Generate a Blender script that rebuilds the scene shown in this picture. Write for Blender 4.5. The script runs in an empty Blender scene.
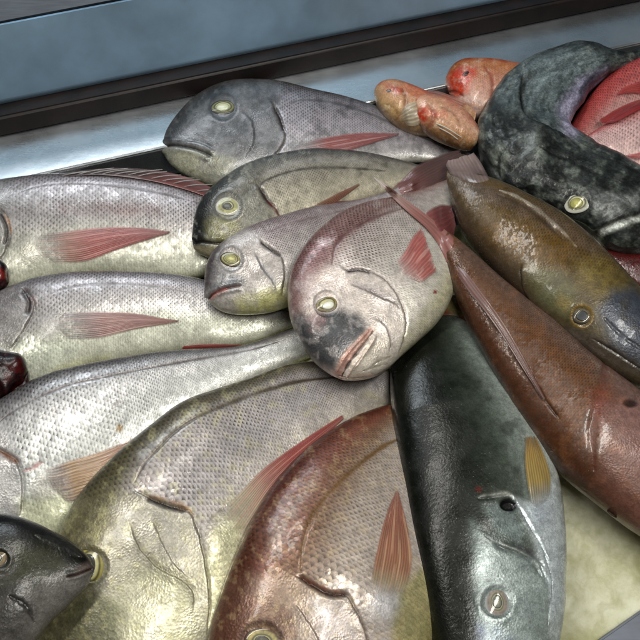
import bpy, math, random
import numpy as np
from mathutils import Vector
from mathutils.bvhtree import BVHTree

random.seed(7)
scene = bpy.context.scene
C = scene.collection

# ------------------------------------------------------------------ camera
FOV = math.radians(45.0)
TILT = math.radians(30.0)
FWD = np.array([0.0, math.sin(TILT), -math.cos(TILT)])
UPV = np.array([0.0, math.cos(TILT), math.sin(TILT)])
RGT = np.array([1.0, 0.0, 0.0])
CAM = np.array([0.0, 0.0, 0.05]) - FWD * 0.80
TAN = math.tan(FOV / 2)

cam_d = bpy.data.cameras.new('camera')
cam_d.angle = FOV
cam_d.clip_start = 0.01
cam_d.clip_end = 50
cam = bpy.data.objects.new('camera', cam_d)
C.objects.link(cam)
cam.location = CAM
cam.rotation_euler = (TILT, 0, 0)
scene.camera = cam

# ------------------------------------------------------------------ world, lamps, exposure
world = bpy.data.worlds.new('World')
scene.world = world
world.use_nodes = True
bg = world.node_tree.nodes['Background']
bg.inputs[0].default_value = (0.70, 0.75, 0.78, 1)
bg.inputs[1].default_value = 0.035


def area(name, loc, target, sx, sy, power, col):
    d = bpy.data.lights.new(name, 'AREA')
    d.shape = 'RECTANGLE'
    d.size, d.size_y = sx, sy
    d.energy = power
    d.color = col
    o = bpy.data.objects.new(name, d)
    C.objects.link(o)
    o.location = loc
    o.rotation_euler = (Vector(target) - Vector(loc)).to_track_quat('-Z', 'Y').to_euler()
    return o


area('tube_lamp', (-0.32, 0.16, 1.15), (-0.10, -0.04, 0), 0.9, 0.07, 6.6, (1.0, 0.965, 0.90))
area('tube_lamp', (0.30, -0.30, 1.15), (0.14, -0.16, 0), 0.7, 0.07, 7.5, (1.0, 0.97, 0.91))
area('tube_lamp', (-0.62, 1.12, 1.15), (-0.25, 0.3, 0), 0.7, 0.35, 9.0, (0.86, 0.94, 1.0))

vs = scene.view_settings
vs.view_transform = 'Standard'
vs.look = 'None'
vs.exposure = -0.12
vs.gamma = 1.0
scene.cycles.max_bounces = 6
scene.cycles.use_denoising = True


# ------------------------------------------------------------------ maths helpers
def S(r, g, b):
    c = np.array([r, g, b], float) / 255.0
    return np.where(c <= 0.04045, c / 12.92, ((c + 0.055) / 1.055) ** 2.4)


def at(p, z):
    """photo point(s) (640 grid) -> the point of the horizontal plane z that is seen there"""
    p = np.atleast_2d(np.asarray(p, float))
    z = np.broadcast_to(np.asarray(z, float), (len(p),))
    x = (p[:, 0] - 320) / 320 * TAN
    y = (320 - p[:, 1]) / 320 * TAN
    d = FWD[None] + x[:, None] * RGT[None] + y[:, None] * UPV[None]
    t = (z - CAM[2]) / d[:, 2]
    return CAM[None] + d * t[:, None]


def proj(P):
    q = P - CAM
    w = q @ FWD
    return np.stack([320 + 320 * (q @ RGT) / w / TAN, 320 - 320 * (q @ UPV) / w / TAN], -1)


def spline(pts, n, ease=1.0, m=24):
    """arc-length resampled Catmull-Rom through pts"""
    P = np.asarray(pts, float)
    if len(P) == 2:
        Q = P[0] + (P[1] - P[0]) * np.linspace(0, 1, 64)[:, None]
    else:
        E = np.vstack([2 * P[0] - P[1], P, 2 * P[-1] - P[-2]])
        Q = []
        for i in range(1, len(E) - 2):
            p0, p1, p2, p3 = E[i - 1:i + 3]
            l0 = max(np.linalg.norm(p1 - p0), 1e-9) ** .5
            l1 = max(np.linalg.norm(p2 - p1), 1e-9) ** .5
            l2 = max(np.linalg.norm(p3 - p2), 1e-9) ** .5
            m1 = l1 * ((p1 - p0) / l0 - (p2 - p0) / (l0 + l1) + (p2 - p1) / l1)
            m2 = l1 * ((p2 - p1) / l1 - (p3 - p1) / (l1 + l2) + (p3 - p2) / l2)
            t = np.linspace(0, 1, m, endpoint=False)[:, None]
            Q.append((2 * t**3 - 3 * t**2 + 1) * p1 + (t**3 - 2 * t**2 + t) * m1
                     + (-2 * t**3 + 3 * t**2) * p2 + (t**3 - t**2) * m2)
        Q = np.vstack(Q + [P[-1:]])
    s = np.r_[0, np.cumsum(np.linalg.norm(np.diff(Q, axis=0), axis=1))]
    t = np.linspace(0, 1, n) ** ease * s[-1]
    return np.stack([np.interp(t, s, Q[:, k]) for k in range(Q.shape[1])], -1)


_rng = np.random.default_rng(5)
_TAB = _rng.random((256, 256))


def vnoise(x, y):
    xi = np.floor(x).astype(int)
    yi = np.floor(y).astype(int)
    fx, fy = x - xi, y - yi
    fx = fx * fx * (3 - 2 * fx)
    fy = fy * fy * (3 - 2 * fy)
    a, b = xi & 255, (xi + 1) & 255
    c, d = yi & 255, (yi + 1) & 255
    return (_TAB[a, c] * (1 - fx) + _TAB[b, c] * fx) * (1 - fy) + (_TAB[a, d] * (1 - fx) + _TAB[b, d] * fx) * fy


def fbm(x, y, o=4):
    v, a, t = 0, 1, 0
    for k in range(o):
        v = v + a * vnoise(x * 2**k + 17.3 * k, y * 2**k + 9.1 * k)
        t += a
        a *= .55
    return v / t


def sstep(a, b, x):
    t = np.clip((x - a) / (b - a), 0, 1)
    return t * t * (3 - 2 * t)


def dist_line(p, line, ref=None):
    """distance to a polyline, signed (+ on the side of ref) when ref is given; and the position 0..1 along it"""
    L = np.asarray(line, float)
    best = np.full(len(p), 1e9)
    sgn = np.ones(len(p))
    pos = np.zeros(len(p))
    acc = np.r_[0, np.cumsum(np.linalg.norm(np.diff(L, axis=0), axis=1))]
    for i in range(len(L) - 1):
        a, b = L[i], L[i + 1]
        e = b - a
        ll = max(e @ e, 1e-9)
        t = np.clip(((p - a) @ e) / ll, 0, 1)
        d = np.linalg.norm(p - a - t[:, None] * e, axis=1)
        k = d < best
        best[k] = d[k]
        pos[k] = ((acc[i] + t * math.sqrt(ll)) / acc[-1])[k]
        if ref is not None:
            cr = e[0] * (p[:, 1] - a[1]) - e[1] * (p[:, 0] - a[0])
            sgn[k] = np.where(cr[k] > 0, 1, -1)
    if ref is not None:
        r = dist_line(np.array([ref], float), line, None)[0]
        i = np.argmin([np.linalg.norm(np.asarray(ref) - (L[j] + L[j + 1]) / 2) for j in range(len(L) - 1)])
        e = L[i + 1] - L[i]
        rs = 1 if e[0] * (ref[1] - L[i][1]) - e[1] * (ref[0] - L[i][0]) > 0 else -1
        return best * sgn * rs, pos
    return best, pos


def inside(p, poly):
    L = np.asarray(poly, float)
    c = np.zeros(len(p), bool)
    j = len(L) - 1
    for i in range(len(L)):
        a, b = L[i], L[j]
        if a[1] != b[1]:
            k = (a[1] > p[:, 1]) != (b[1] > p[:, 1])
            x = (b[0] - a[0]) * (p[:, 1] - a[1]) / (b[1] - a[1]) + a[0]
            c ^= k & (p[:, 0] < x)
        j = i
    return c


def poly_mask(p, poly, soft):
    poly = list(poly)
    d, _ = dist_line(p, poly + [poly[0]])
    d = np.where(inside(p, poly), d, -d)
    return sstep(-soft, soft, d)


# ------------------------------------------------------------------ objects
def tag(o, label=None, cat=None, group=None, kind=None):
    if label: o['label'] = label
    if cat: o['category'] = cat
    if group: o['group'] = group
    if kind: o['kind'] = kind
    return o


def thing(name, label, cat, loc, group=None):
    o = bpy.data.objects.new(name, None)
    C.objects.link(o)
    o.empty_display_size = 0.03
    o.location = loc
    return tag(o, label, cat, group)


def mesh_obj(name, V, F, mat, parent=None, smooth=True, attrs=None):
    V = np.asarray(V, float)
    if parent is not None:
        off = np.array(parent.location)
        pp = parent.parent
        while pp is not None:
            off = off + np.array(pp.location)
            pp = pp.parent
        V = V - off
    me = bpy.data.meshes.new(name)
    if isinstance(F, np.ndarray):
        n = len(F)
        me.vertices.add(len(V))
        me.vertices.foreach_set('co', V.astype(np.float32).ravel())
        me.loops.add(F.size)
        me.loops.foreach_set('vertex_index', F.astype(np.int32).ravel())
        me.polygons.add(n)
        me.polygons.foreach_set('loop_start', (np.arange(n) * F.shape[1]).astype(np.int32))
        me.update(calc_edges=True)
    else:
        me.from_pydata([tuple(v) for v in V], [], F)
    me.validate()
    me.polygons.foreach_set('use_smooth', np.full(len(me.polygons), smooth))
    for k, a in (attrs or {}).items():
        a = np.asarray(a, float)
        rgba = np.ones((len(a), 4), np.float32)
        rgba[:, :a.shape[1]] = a
        at_ = me.attributes.new(k, 'FLOAT_COLOR', 'POINT')
        at_.data.foreach_set('color', rgba.ravel())
    me.materials.append(mat)
    o = bpy.data.objects.new(name, me)
    C.objects.link(o)
    if parent is not None:
        o.parent = parent
    return o


def grid_faces(nu, nv, wrap=False):
    i = np.arange(nu - 1)[:, None]
    j = np.arange(nv if wrap else nv - 1)[None]
    j2 = (j + 1) % nv
    return np.stack([i * nv + j + 0 * i, (i + 1) * nv + j, (i + 1) * nv + j2, i * nv + j2 + 0 * i], -1).reshape(-1, 4)


# ------------------------------------------------------------------ node helpers
class NT:
    def __init__(self, tree):
        self.t = tree

    def n(self, kind, **kw):
        x = self.t.nodes.new(kind)
        for k, v in kw.items():
            setattr(x, k, v)
        return x

    def l(self, a, b):
        self.t.links.new(a, b)

    def put(self, sock, v):
        if isinstance(v, bpy.types.NodeSocket):
            self.l(v, sock)
        else:
            sock.default_value = v

    def m(self, op, a, b=0.0, c=0.0, clamp=False):
        x = self.n('ShaderNodeMath', operation=op, use_clamp=clamp)
        for s, v in zip(x.inputs, (a, b, c)):
            self.put(s, v)
        return x.outputs[0]

    def vm(self, op, a, b=(0, 0, 0)):
        x = self.n('ShaderNodeVectorMath', operation=op)
        self.put(x.inputs[0], a)
        self.put(x.inputs[1], b)
        return x.outputs['Value'] if op in ('LENGTH', 'DOT_PRODUCT') else x.outputs[0]

    def mixc(self, f, a, b, mode='MIX'):
        x = self.n('ShaderNodeMix', data_type='RGBA', blend_type=mode)
        self.put(x.inputs[0], f)
        self.put(x.inputs[6], a)
        self.put(x.inputs[7], b)
        return x.outputs[2]

    def mixf(self, f, a, b):
        x = self.n('ShaderNodeMix', data_type='FLOAT')
        self.put(x.inputs[0], f)
        self.put(x.inputs[2], a)
        self.put(x.inputs[3], b)
        return x.outputs[0]

    def remap(self, v, a, b, c=0.0, d=1.0):
        x = self.n('ShaderNodeMapRange', interpolation_type='SMOOTHSTEP')
        self.put(x.inputs[0], v)
        for i, q in enumerate((a, b, c, d)):
            self.put(x.inputs[i + 1], q)
        return x.outputs[0]

    def noise(self, vec, scale, detail=3, rough=.55):
        x = self.n('ShaderNodeTexNoise')
        if vec is not None:
            self.l(vec, x.inputs['Vector'])
        x.inputs['Scale'].default_value = scale
        x.inputs['Detail'].default_value = detail
        x.inputs['Roughness'].default_value = rough
        return x.outputs[0]

    def attr(self, name):
        return self.n('ShaderNodeAttribute', attribute_name=name)

    def bump(self, h, dist, strength=1.0, normal=None):
        x = self.n('ShaderNodeBump')
        self.put(x.inputs['Height'], h)
        x.inputs['Distance'].default_value = dist
        self.put(x.inputs['Strength'], strength)
        if normal is not None:
            self.l(normal, x.inputs['Normal'])
        return x.outputs[0]


def new_mat(name):
    m = bpy.data.materials.new(name)
    m.use_nodes = True
    t = m.node_tree
    t.nodes.clear()
    N = NT(t)
    out = N.n('ShaderNodeOutputMaterial')
    b = N.n('ShaderNodeBsdfPrincipled')
    N.l(b.outputs[0], out.inputs[0])
    return m, N, b


def make_scale_group():
    g = bpy.data.node_groups.new('scale_lattice', 'ShaderNodeTree')
    g.interface.new_socket('UV', in_out='INPUT', socket_type='NodeSocketVector')
    for s in ('Height', 'Edge', 'Random', 'Front'):
        g.interface.new_socket(s, in_out='OUTPUT', socket_type='NodeSocketFloat')
    N = NT(g)
    gi, go = N.n('NodeGroupInput'), N.n('NodeGroupOutput')
    uv = gi.outputs[0]
    res = []
    R = 0.64
    for sh in (0.0, 0.5):
        p = N.vm('ADD', uv, (sh, sh, 0))
        sp = N.n('ShaderNodeSeparateXYZ')
        N.l(p, sp.inputs[0])
        x, y = sp.outputs[0], sp.outputs[1]
        row = N.m('FLOOR', N.m('ADD', y, .5))
        dy = N.m('SUBTRACT', y, row)
        ax = N.m('SQRT', N.m('SUBTRACT', R * R, N.m('MULTIPLY', dy, dy)))
        i = N.m('CEIL', N.m('SUBTRACT', x, ax))
        r = N.m('SUBTRACT', N.m('ADD', i, ax), x)
        cv = N.n('ShaderNodeCombineXYZ')
        N.l(i, cv.inputs[0])
        N.l(row, cv.inputs[1])
        cv.inputs[2].default_value = 3.7 + sh * 10
        wn = N.n('ShaderNodeTexWhiteNoise', noise_dimensions='3D')
        N.l(cv.outputs[0], wn.inputs['Vector'])
        res.append((N.m('SUBTRACT', i, sh), r, dy, wn.outputs['Value'], wn.outputs['Color']))
    (i0, q0, y0, r0, c0), (i1, q1, y1, r1, c1) = res
    sel = N.m('GREATER_THAN', i0, i1)
    r, dy, rn = N.mixf(sel, q0, q1), N.mixf(sel, y0, y1), N.mixf(sel, r0, r1)
    sc = N.n('ShaderNodeSeparateColor')
    N.l(N.mixc(sel, c0, c1), sc.inputs[0])
    hh = N.m('SUBTRACT', 1.0, N.m('MULTIPLY', r, N.m('ADD', .75, N.m('MULTIPLY', N.m('SUBTRACT', sc.outputs[0], .5), .6))))
    hh = N.m('ADD', hh, N.m('MULTIPLY', dy, N.m('MULTIPLY', N.m('SUBTRACT', sc.outputs[1], .5), .7)))
    hh = N.m('SUBTRACT', hh, N.m('MULTIPLY', N.m('MULTIPLY', dy, dy), .9))
    N.l(hh, go.inputs['Height'])
    N.l(N.remap(r, 0.0, 0.14, 1.0, 0.0), go.inputs['Edge'])
    N.l(rn, go.inputs['Random'])
    N.l(N.remap(r, 0.22, 0.62, 0.0, 1.0), go.inputs['Front'])
    return g


SCALES = make_scale_group()


def skin_material(name, bump=.00045, dark=.55, var=.35, rough=.34, metal=.5, coat=.4, grain=.14, wrinkle=.00012, front=.5,
                  speck=900.0, spec=.5, flecks=.00017, crough=.08, cbump=.00007):
    m, N, b = new_mat(name)
    col = N.attr('skin').outputs['Color']
    mk = N.n('ShaderNodeSeparateColor')
    N.l(N.attr('mask').outputs['Color'], mk.inputs[0])
    sc, me, pk = mk.outputs[0], mk.outputs[1], mk.outputs[2]
    uv = N.attr('scale_uv').outputs['Vector']
    tc = N.n('ShaderNodeTexCoord').outputs['Object']
    wob = N.n('ShaderNodeTexNoise')
    N.l(uv, wob.inputs['Vector'])
    wob.inputs['Scale'].default_value = 0.55
    uvw = N.vm('ADD', uv, N.vm('MULTIPLY', N.vm('SUBTRACT', wob.outputs['Color'], (.5, .5, .5)), (.5, .5, 0)))
    g = N.n('ShaderNodeGroup', node_tree=SCALES)
    N.l(uvw, g.inputs[0])
    H, E, R, FR = g.outputs
    big = N.noise(tc, 38, 3)
    # colour of each scale: darker pocket at its front, thin dark rim, its own shade
    dk = N.m('MULTIPLY', N.m('MULTIPLY', FR, front), N.m('MULTIPLY', pk, N.remap(big, .3, .7, .8, 1.15)))
    dk = N.m('ADD', dk, N.m('MULTIPLY', E, dark * .35))
    dk = N.m('ADD', dk, N.m('MULTIPLY', N.m('SUBTRACT', R, .5), var))
    f = N.m('SUBTRACT', 1.0, N.m('MULTIPLY', dk, sc))
    fine = N.noise(tc, speck, 2, .7)
    f = N.m('MULTIPLY', f, N.remap(fine, .25, .75, 1 - grain, 1 + grain))
    gr = N.n('ShaderNodeCombineColor')
    for i in range(3):
        N.l(f, gr.inputs[i])
    N.l(N.mixc(1.0, col, gr.outputs[0], 'MULTIPLY'), b.inputs['Base Color'])
    N.l(N.m('MULTIPLY', me, metal * 2), b.inputs['Metallic'])
    r = N.m('ADD', N.remap(N.noise(tc, 55, 4), .35, .65, rough - .07, rough + .1), N.m('MULTIPLY', N.m('SUBTRACT', R, .5), N.m('MULTIPLY', sc, .16)))
    N.l(r, b.inputs['Roughness'])
    b.inputs['Coat Weight'].default_value = coat
    b.inputs['Coat Roughness'].default_value = crough
    b.inputs['Coat IOR'].default_value = 1.34
    b.inputs['Specular IOR Level'].default_value = spec
    wr = N.n('ShaderNodeTexNoise')
    N.l(tc, wr.inputs['Vector'])
    wr.inputs['Scale'].default_value = 260
    wr.inputs['Detail'].default_value = 4
    n1 = N.bump(wr.outputs[0], wrinkle * 2.6, .6)
    fl = N.n('ShaderNodeTexVoronoi', feature='F1')
    N.l(tc, fl.inputs['Vector'])
    fl.inputs['Scale'].default_value = 520
    inv = N.m('SUBTRACT', 1.0, N.m('MULTIPLY', sc, .75))
    n1 = N.bump(fl.outputs['Distance'], flecks, inv, n1)
    sp2 = N.n('ShaderNodeSeparateColor')
    N.l(fl.outputs['Color'], sp2.inputs[0])
    f2 = N.m('ADD', 1.0, N.m('MULTIPLY', N.m('MULTIPLY', N.m('SUBTRACT', sp2.outputs[0], .5), inv), .34))
    f2 = N.m('MULTIPLY', f2, N.remap(N.noise(tc, 150, 3), .3, .7, .84, 1.14))
    f = N.m('MULTIPLY', f, f2)
    for i in range(3):
        N.l(f, gr.inputs[i])
    n2 = N.bump(H, bump, N.m('MULTIPLY', sc, N.remap(big, .3, .65, .55, 1.0)), n1)
    N.l(n2, b.inputs['Normal'])
    # the wet film lies smoother over the scales
    drops = N.remap(N.noise(tc, 330, 1, .3), .66, .76)
    c1 = N.bump(drops, .00022, .7, N.bump(N.noise(tc, 300, 3), cbump, .8))
    c2 = N.bump(H, bump * .55, sc, c1)
    N.l(c2, b.inputs['Coat Normal'])
    return m


def fin_material(name, coat=.5):
    m, N, b = new_mat(name)
    fa = N.attr('skin')
    N.l(fa.outputs['Color'], b.inputs['Base Color'])
    N.l(fa.outputs['Alpha'], b.inputs['Alpha'])
    b.inputs['Roughness'].default_value = .36
    b.inputs['Coat Weight'].default_value = coat
    b.inputs['Coat Roughness'].default_value = .12
    tc = N.n('ShaderNodeTexCoord').outputs['Object']
    N.l(N.bump(N.noise(tc, 300, 3), .0003, .6), b.inputs['Normal'])
    b.inputs['Subsurface Weight'].default_value = .15
    b.inputs['Subsurface Radius'].default_value = (.004, .0015, .001)
    b.inputs['Subsurface Scale'].default_value = .5
    return m


def eye_material(name):
    m, N, b = new_mat(name)
    N.l(N.attr('skin').outputs['Color'], b.inputs['Base Color'])
    b.inputs['Roughness'].default_value = .45
    b.inputs['Coat Weight'].default_value = .45
    b.inputs['Coat Roughness'].default_value = .05
    b.inputs['Metallic'].default_value = 0
    return m


M_SILVER = skin_material('silver_scaled_skin', bump=.00042, metal=.27, rough=.36, dark=.55, front=.78, var=.22)
M_FINE = skin_material('fine_scaled_skin', bump=.00038, metal=.3, rough=.36, dark=.6, front=.95, var=.18)
M_BROWN = skin_material('brown_scaled_skin', bump=.0007, metal=.25, rough=.36, dark=.6, front=.6, var=.22, coat=.45)
M_DARK = skin_material('dark_smooth_skin', bump=.0001, metal=.25, rough=.34, dark=.1, front=.1, var=.1, coat=.55, grain=.25, wrinkle=.0001, spec=.3, flecks=.00012, crough=.14, cbump=.00045)
M_ROUGH = skin_material('dark_mottled_skin', bump=.00025, metal=.2, rough=.42, dark=.2, front=.2, var=.2, coat=.5, grain=.4, wrinkle=.0003, speck=420.0, spec=.3, flecks=.0002, crough=.14, cbump=.0004)
M_FIN = fin_material('wet_fin')
M_EYE = eye_material('wet_eye')

BVH = {}


class Fish:
    """A fish lying on its flank: two traced edges (back and belly) in their own tilted plane, swept into a full body."""

    def __init__(self, name, label, group, dors, vent, z, T, rz=.012, mat=None, rows=20, dens=1.15, q=.8, grad=None, tail=None,
                 metal=.6, features=None, key=None, cat='fish', tp=.75):
        self.key = key
        L = max(len(spline(dors, 2)), 2)
        d_px = spline(dors, 400)
        v_px = spline(vent, 400)
        length = np.linalg.norm(np.diff((d_px + v_px) / 2, axis=0), axis=1).sum()
        width = np.linalg.norm(d_px - v_px, axis=1).max()
        NU = int(np.clip(length * dens, 60, 620))
        NTp = int(np.clip(width * dens * 1.25, 40, 300))
        NB = max(16, NTp // 4)
        ease = 1.25
        d_px, v_px = spline(dors, NU, ease), spline(vent, NU, ease)
        uu = np.linspace(0, 1, NU) ** ease
        zk = np.atleast_1d(np.asarray(z, float))
        zu = np.interp(uu, np.linspace(0, 1, len(zk)), zk)
        hpx = np.linalg.norm(d_px - v_px, axis=1)
        rzu = rz * np.clip(hpx / hpx.max(), 0, 1)
        D, V = at(d_px, zu + rzu), at(v_px, zu - rzu)
        mid, hv = (D + V) / 2, (D - V) / 2
        h = np.linalg.norm(hv, axis=1)
        tan = np.gradient(mid, axis=0)
        nrm = np.cross(tan, hv)
        nrm /= np.maximum(np.linalg.norm(nrm, axis=1), 1e-12)[:, None]
        nrm *= np.sign(nrm[:, 2:3] + 1e-12)
        k = 9
        ker = np.ones(k) / k
        nrm = np.stack([np.convolve(np.pad(nrm[:, c], k // 2, 'edge'), ker, 'valid') for c in range(3)], -1)
        nrm /= np.linalg.norm(nrm, axis=1)[:, None]
        Tu = T * np.clip(h / h.max(), 1e-4, 1) ** tp
        if callable(tail):
            Tu = Tu * tail(uu)
        th_t = np.linspace(0, math.pi, NTp)
        th_b = np.linspace(math.pi, 2 * math.pi, NB + 2)[1:-1]

        def ring(th):
            c, s = np.cos(th), np.sin(th)
            s = np.sign(s) * np.abs(s) ** q
            return mid[:, None] + hv[:, None] * c[None, :, None] + nrm[:, None] * (Tu[:, None] * s[None])[..., None]

        top, bot = ring(th_t), ring(th_b)
        # normals of the upper flank
        gu = np.gradient(top, axis=0)
        gv = np.gradient(top, axis=1)
        nn = np.cross(gu, gv)
        nn /= np.maximum(np.linalg.norm(nn, axis=2), 1e-12)[..., None]
        flip = np.sign((nn * nrm[:, None]).sum(2).mean())
        nn *= flip
        self.px = proj(top.reshape(-1, 3))
        self.N = len(self.px)
        self.v = np.broadcast_to(th_t[None] / math.pi, (NU, NTp)).reshape(-1)
        self.u = np.broadcast_to(uu[:, None], (NU, NTp)).reshape(-1)
        arc = np.linalg.norm(np.diff(top, axis=1), axis=2)
        arcs = np.c_[np.zeros(NU), np.cumsum(arc, axis=1)]
        tot = arcs[:, -1]
        ds = np.r_[0, np.linalg.norm(np.diff(mid, axis=0), axis=1)]
        cell = np.maximum(tot, tot.max() * .3) / rows
        self.xs = np.cumsum(ds / cell)
        sx = np.broadcast_to(self.xs[:, None], (NU, NTp))
        sy = arcs / tot[:, None].clip(1e-9) * rows * np.clip(tot / (tot.max() * .3), 0, 1)[:, None]
        self.sx, self.sy = sx.reshape(-1), sy.reshape(-1)
        # colour
        gk = sorted(grad, key=lambda g_: g_[0])
        gp = [g_[0] for g_ in gk]
        self.wv = np.clip(self.v + .05 * (fbm(self.sx * .25, self.sy * .25, 3) - .5), 0, 1)
        self.col = np.stack([np.interp(self.wv, gp, [g_[1][c] for g_ in gk]) for c in range(3)], -1)
        self.disp = np.zeros(self.N)
        self.scale = np.ones(self.N)
        self.metal = np.full(self.N, metal)
        self.scale *= sstep(0.0, .04, self.v) * (1 - sstep(.97, 1.0, self.v) * .5)
        self.mmpx = 0.00103
        nx, ny = self.px[:, 0], self.px[:, 1]
        self.disp += .0018 * (fbm(nx / 40, ny / 40, 2) - .5)
        self.pocket = sstep(.0, .08, self.v) * (1 - .75 * sstep(.42, .8, self.v)) * (.55 + .6 * fbm(nx / 30 + 7, ny / 30, 3))
        if features:
            features(self)
        self.col = np.clip(self.col, .002, 1) ** 1.3 * 1.12 * np.array([1.0, 1.02, .95])
        edge = sstep(0, .03, self.v) * sstep(0, .03, 1 - self.v)
        top = top + nn * (self.disp * edge).reshape(NU, NTp)[..., None]
        # underside mirrors the upper side
        fi = (2 * math.pi - th_b) / math.pi * (NTp - 1)
        ii = np.clip(np.round(fi).astype(int), 0, NTp - 1)

        def full(a):
            a = a.reshape(NU, NTp, -1)
            return np.concatenate([a, a[:, ii]], axis=1).reshape(NU * (NTp + NB), -1)

        NVt = NTp + NB
        Vtx = np.concatenate([top, bot], axis=1).reshape(-1, 3)
        F = grid_faces(NU, NVt, True)
        if flip < 0:
            F = F[:, ::-1]
        # caps
        caps = []
        for r in (0, NU - 1):
            Vtx = np.vstack([Vtx, Vtx[r * NVt:(r + 1) * NVt].mean(0)])
            ci = len(Vtx) - 1
            j = np.arange(NVt)
            a, b_ = r * NVt + j, r * NVt + (j + 1) % NVt
            q4 = np.stack([a, b_, np.full(NVt, ci)], -1)
            caps.append(q4 if r == 0 else q4[:, ::-1])
        ctr = Vtx[:-2].mean(0)
        zlow = Vtx[:, 2].min()
        self.root = thing(name, label, cat, (ctr[0], ctr[1], zlow), group)
        colF, mkF = full(self.col), full(np.stack([self.scale, self.metal, np.clip(self.pocket, 0, 1)], -1))
        uvF = full(np.stack([self.sx, self.sy, 0 * self.sx], -1))
        ext = lambda a: np.vstack([a, a[0:1], a[-1:]])
        Fl = [tuple(f) for c in caps for f in c.tolist()]
        # quads for the sides, tiny triangles as degenerate-free caps
        allF = np.vstack([F, *[np.c_[c, c[:, 2:3]] for c in []]]) if False else F
        self.body = self._body(Vtx, allF, Fl, mat, dict(skin=ext(colF), mask=ext(mkF), scale_uv=ext(uvF)))
        self.bvh = BVHTree.FromPolygons([tuple(v) for v in top[::2, ::2].reshape(-1, 3)],
                                        grid_faces(len(top[::2]), top[::2, ::2].shape[1]).tolist())
        self.zmid = float(zu.mean())
        BVH[key] = self.bvh

    def _body(self, V, F, T, mat, attrs):
        off = np.array(self.root.location)
        me = bpy.data.meshes.new('body')
        V = (V - off).astype(np.float32)
        Tn = np.array(T, np.int32)
        me.vertices.add(len(V))
        me.vertices.foreach_set('co', V.ravel())
        me.loops.add(F.size + Tn.size)
        me.loops.foreach_set('vertex_index', np.r_[F.astype(np.int32).ravel(), Tn.ravel()])
        me.polygons.add(len(F) + len(Tn))
        st = np.r_[np.arange(len(F)) * 4, F.size + np.arange(len(Tn)) * 3].astype(np.int32)
        me.polygons.foreach_set('loop_start', st)
        me.update(calc_edges=True)
        me.validate()
        me.polygons.foreach_set('use_smooth', np.ones(len(me.polygons), bool))
        for k, a in attrs.items():
            rgba = np.ones((len(a), 4), np.float32)
            rgba[:, :a.shape[1]] = a
            t = me.attributes.new(k, 'FLOAT_COLOR', 'POINT')
            t.data.foreach_set('color', rgba.ravel())
        me.materials.append(mat)
        o = bpy.data.objects.new('body', me)
        C.objects.link(o)
        o.parent = self.root
        return o

    # ---- features worked into the body (all in photo coordinates of the upper flank)
    def blend(self, m, col, k=1.0):
        m = np.clip(m * k, 0, 1)[:, None]
        self.col = self.col * (1 - m) + np.asarray(col)[None] * m

    def paint(self, poly, col, soft=6, k=1.0, noise=0.0, ns=12.0):
        m = poly_mask(self.px, poly, soft)
        if noise:
            m = m * np.clip(1 - noise + 2 * noise * sstep(.3, .7, fbm(self.px[:, 0] / ns, self.px[:, 1] / ns, 4)), 0, 1)
        self.blend(m, col, k)
        return m

    def line(self, pts, w, depth=0.0, col=None, k=1.0, taper=True):
        pts = spline(pts, 40)
        d, t = dist_line(self.px, pts)
        ww = w * (np.sqrt(np.clip(4 * t * (1 - t), .05, 1)) if taper else 1) * (.7 + .6 * vnoise(t * 9 + pts[0][0], t * 0 + pts[0][1]))
        d = d + 1.2 * (vnoise(self.px[:, 0] / 6, self.px[:, 1] / 6) - .5)
        m = np.exp(-(d / ww) ** 2) * (.65 + .6 * vnoise(t * 13 + pts[0][1], t * 0))
        m = np.clip(m, 0, 1)
        self.disp -= depth * m
        if col is not None:
            self.blend(m, col, k)
        self.scale *= 1 - .7 * m
        return m

    def gill(self, pts, head, step=.0014, fall=9, w=1.4, col=(.09, .07, .065), k=.5, slit=None, slitcol=None, slitw=3):
        pts = spline(pts, 50)
        d, t = dist_line(self.px, pts, head)
        d = d + 2.2 * (fbm(self.px[:, 0] / 9, self.px[:, 1] / 9, 3) - .5)
        ends = sstep(0, .12, t) * sstep(0, .2, 1 - t) * np.clip(.55 + .8 * vnoise(t * 7 + pts[0][0], t * 0 + 3), 0, 1.15)
        self.disp += np.where(d > 0, step * np.exp(-np.abs(d) / fall), -step * .7 * np.exp(-np.abs(d) / (fall * .6))) * ends
        m = np.exp(-((d + w * .5) / w) ** 2) * ends
        self.blend(m, col, k)
        self.scale *= 1 - .8 * m
        self.disp -= .0008 * m
        if slit:
            s, _ = dist_line(self.px, spline(slit, 30))
            ms = np.exp(-(s / slitw) ** 2)
            self.blend(ms, slitcol if slitcol is not None else (.02, .012, .01), .95)
            self.disp -= .0022 * ms
            self.metal *= 1 - ms

    def fold(self, pts, head, step=.001, fall=7, col=(.1, .09, .08), k=.3, w=2.4):
        pts = spline(pts, 40)
        d, t = dist_line(self.px, pts, head)
        d = d + 3 * (fbm(self.px[:, 0] / 11, self.px[:, 1] / 11, 3) - .5)
        ends = sstep(0, .25, t) * sstep(0, .25, 1 - t)
        self.disp += np.where(d > 0, step * np.exp(-np.abs(d) / fall), -step * .5 * np.exp(-np.abs(d) / (fall * .6))) * ends
        self.blend(np.exp(-((d + w * .4) / w) ** 2) * ends, col, k)

    def head(self, poly, soft=8, amt=1.0, col=None, k=.8, metal=None):
        m = poly_mask(self.px, poly, soft)
        self.scale *= 1 - amt * m
        if metal is not None:
            self.metal = self.metal * (1 - m) + metal * m
        if col is not None:
            self.blend(m, col, k)
        return m

    def mottle(self, col, ns, lo, hi, k=.6, o=4, seed=0):
        f = fbm(self.px[:, 0] / ns + seed, self.px[:, 1] / ns + seed * 1.7, o)
        self.blend(sstep(lo, hi, f), col, k)

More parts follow.
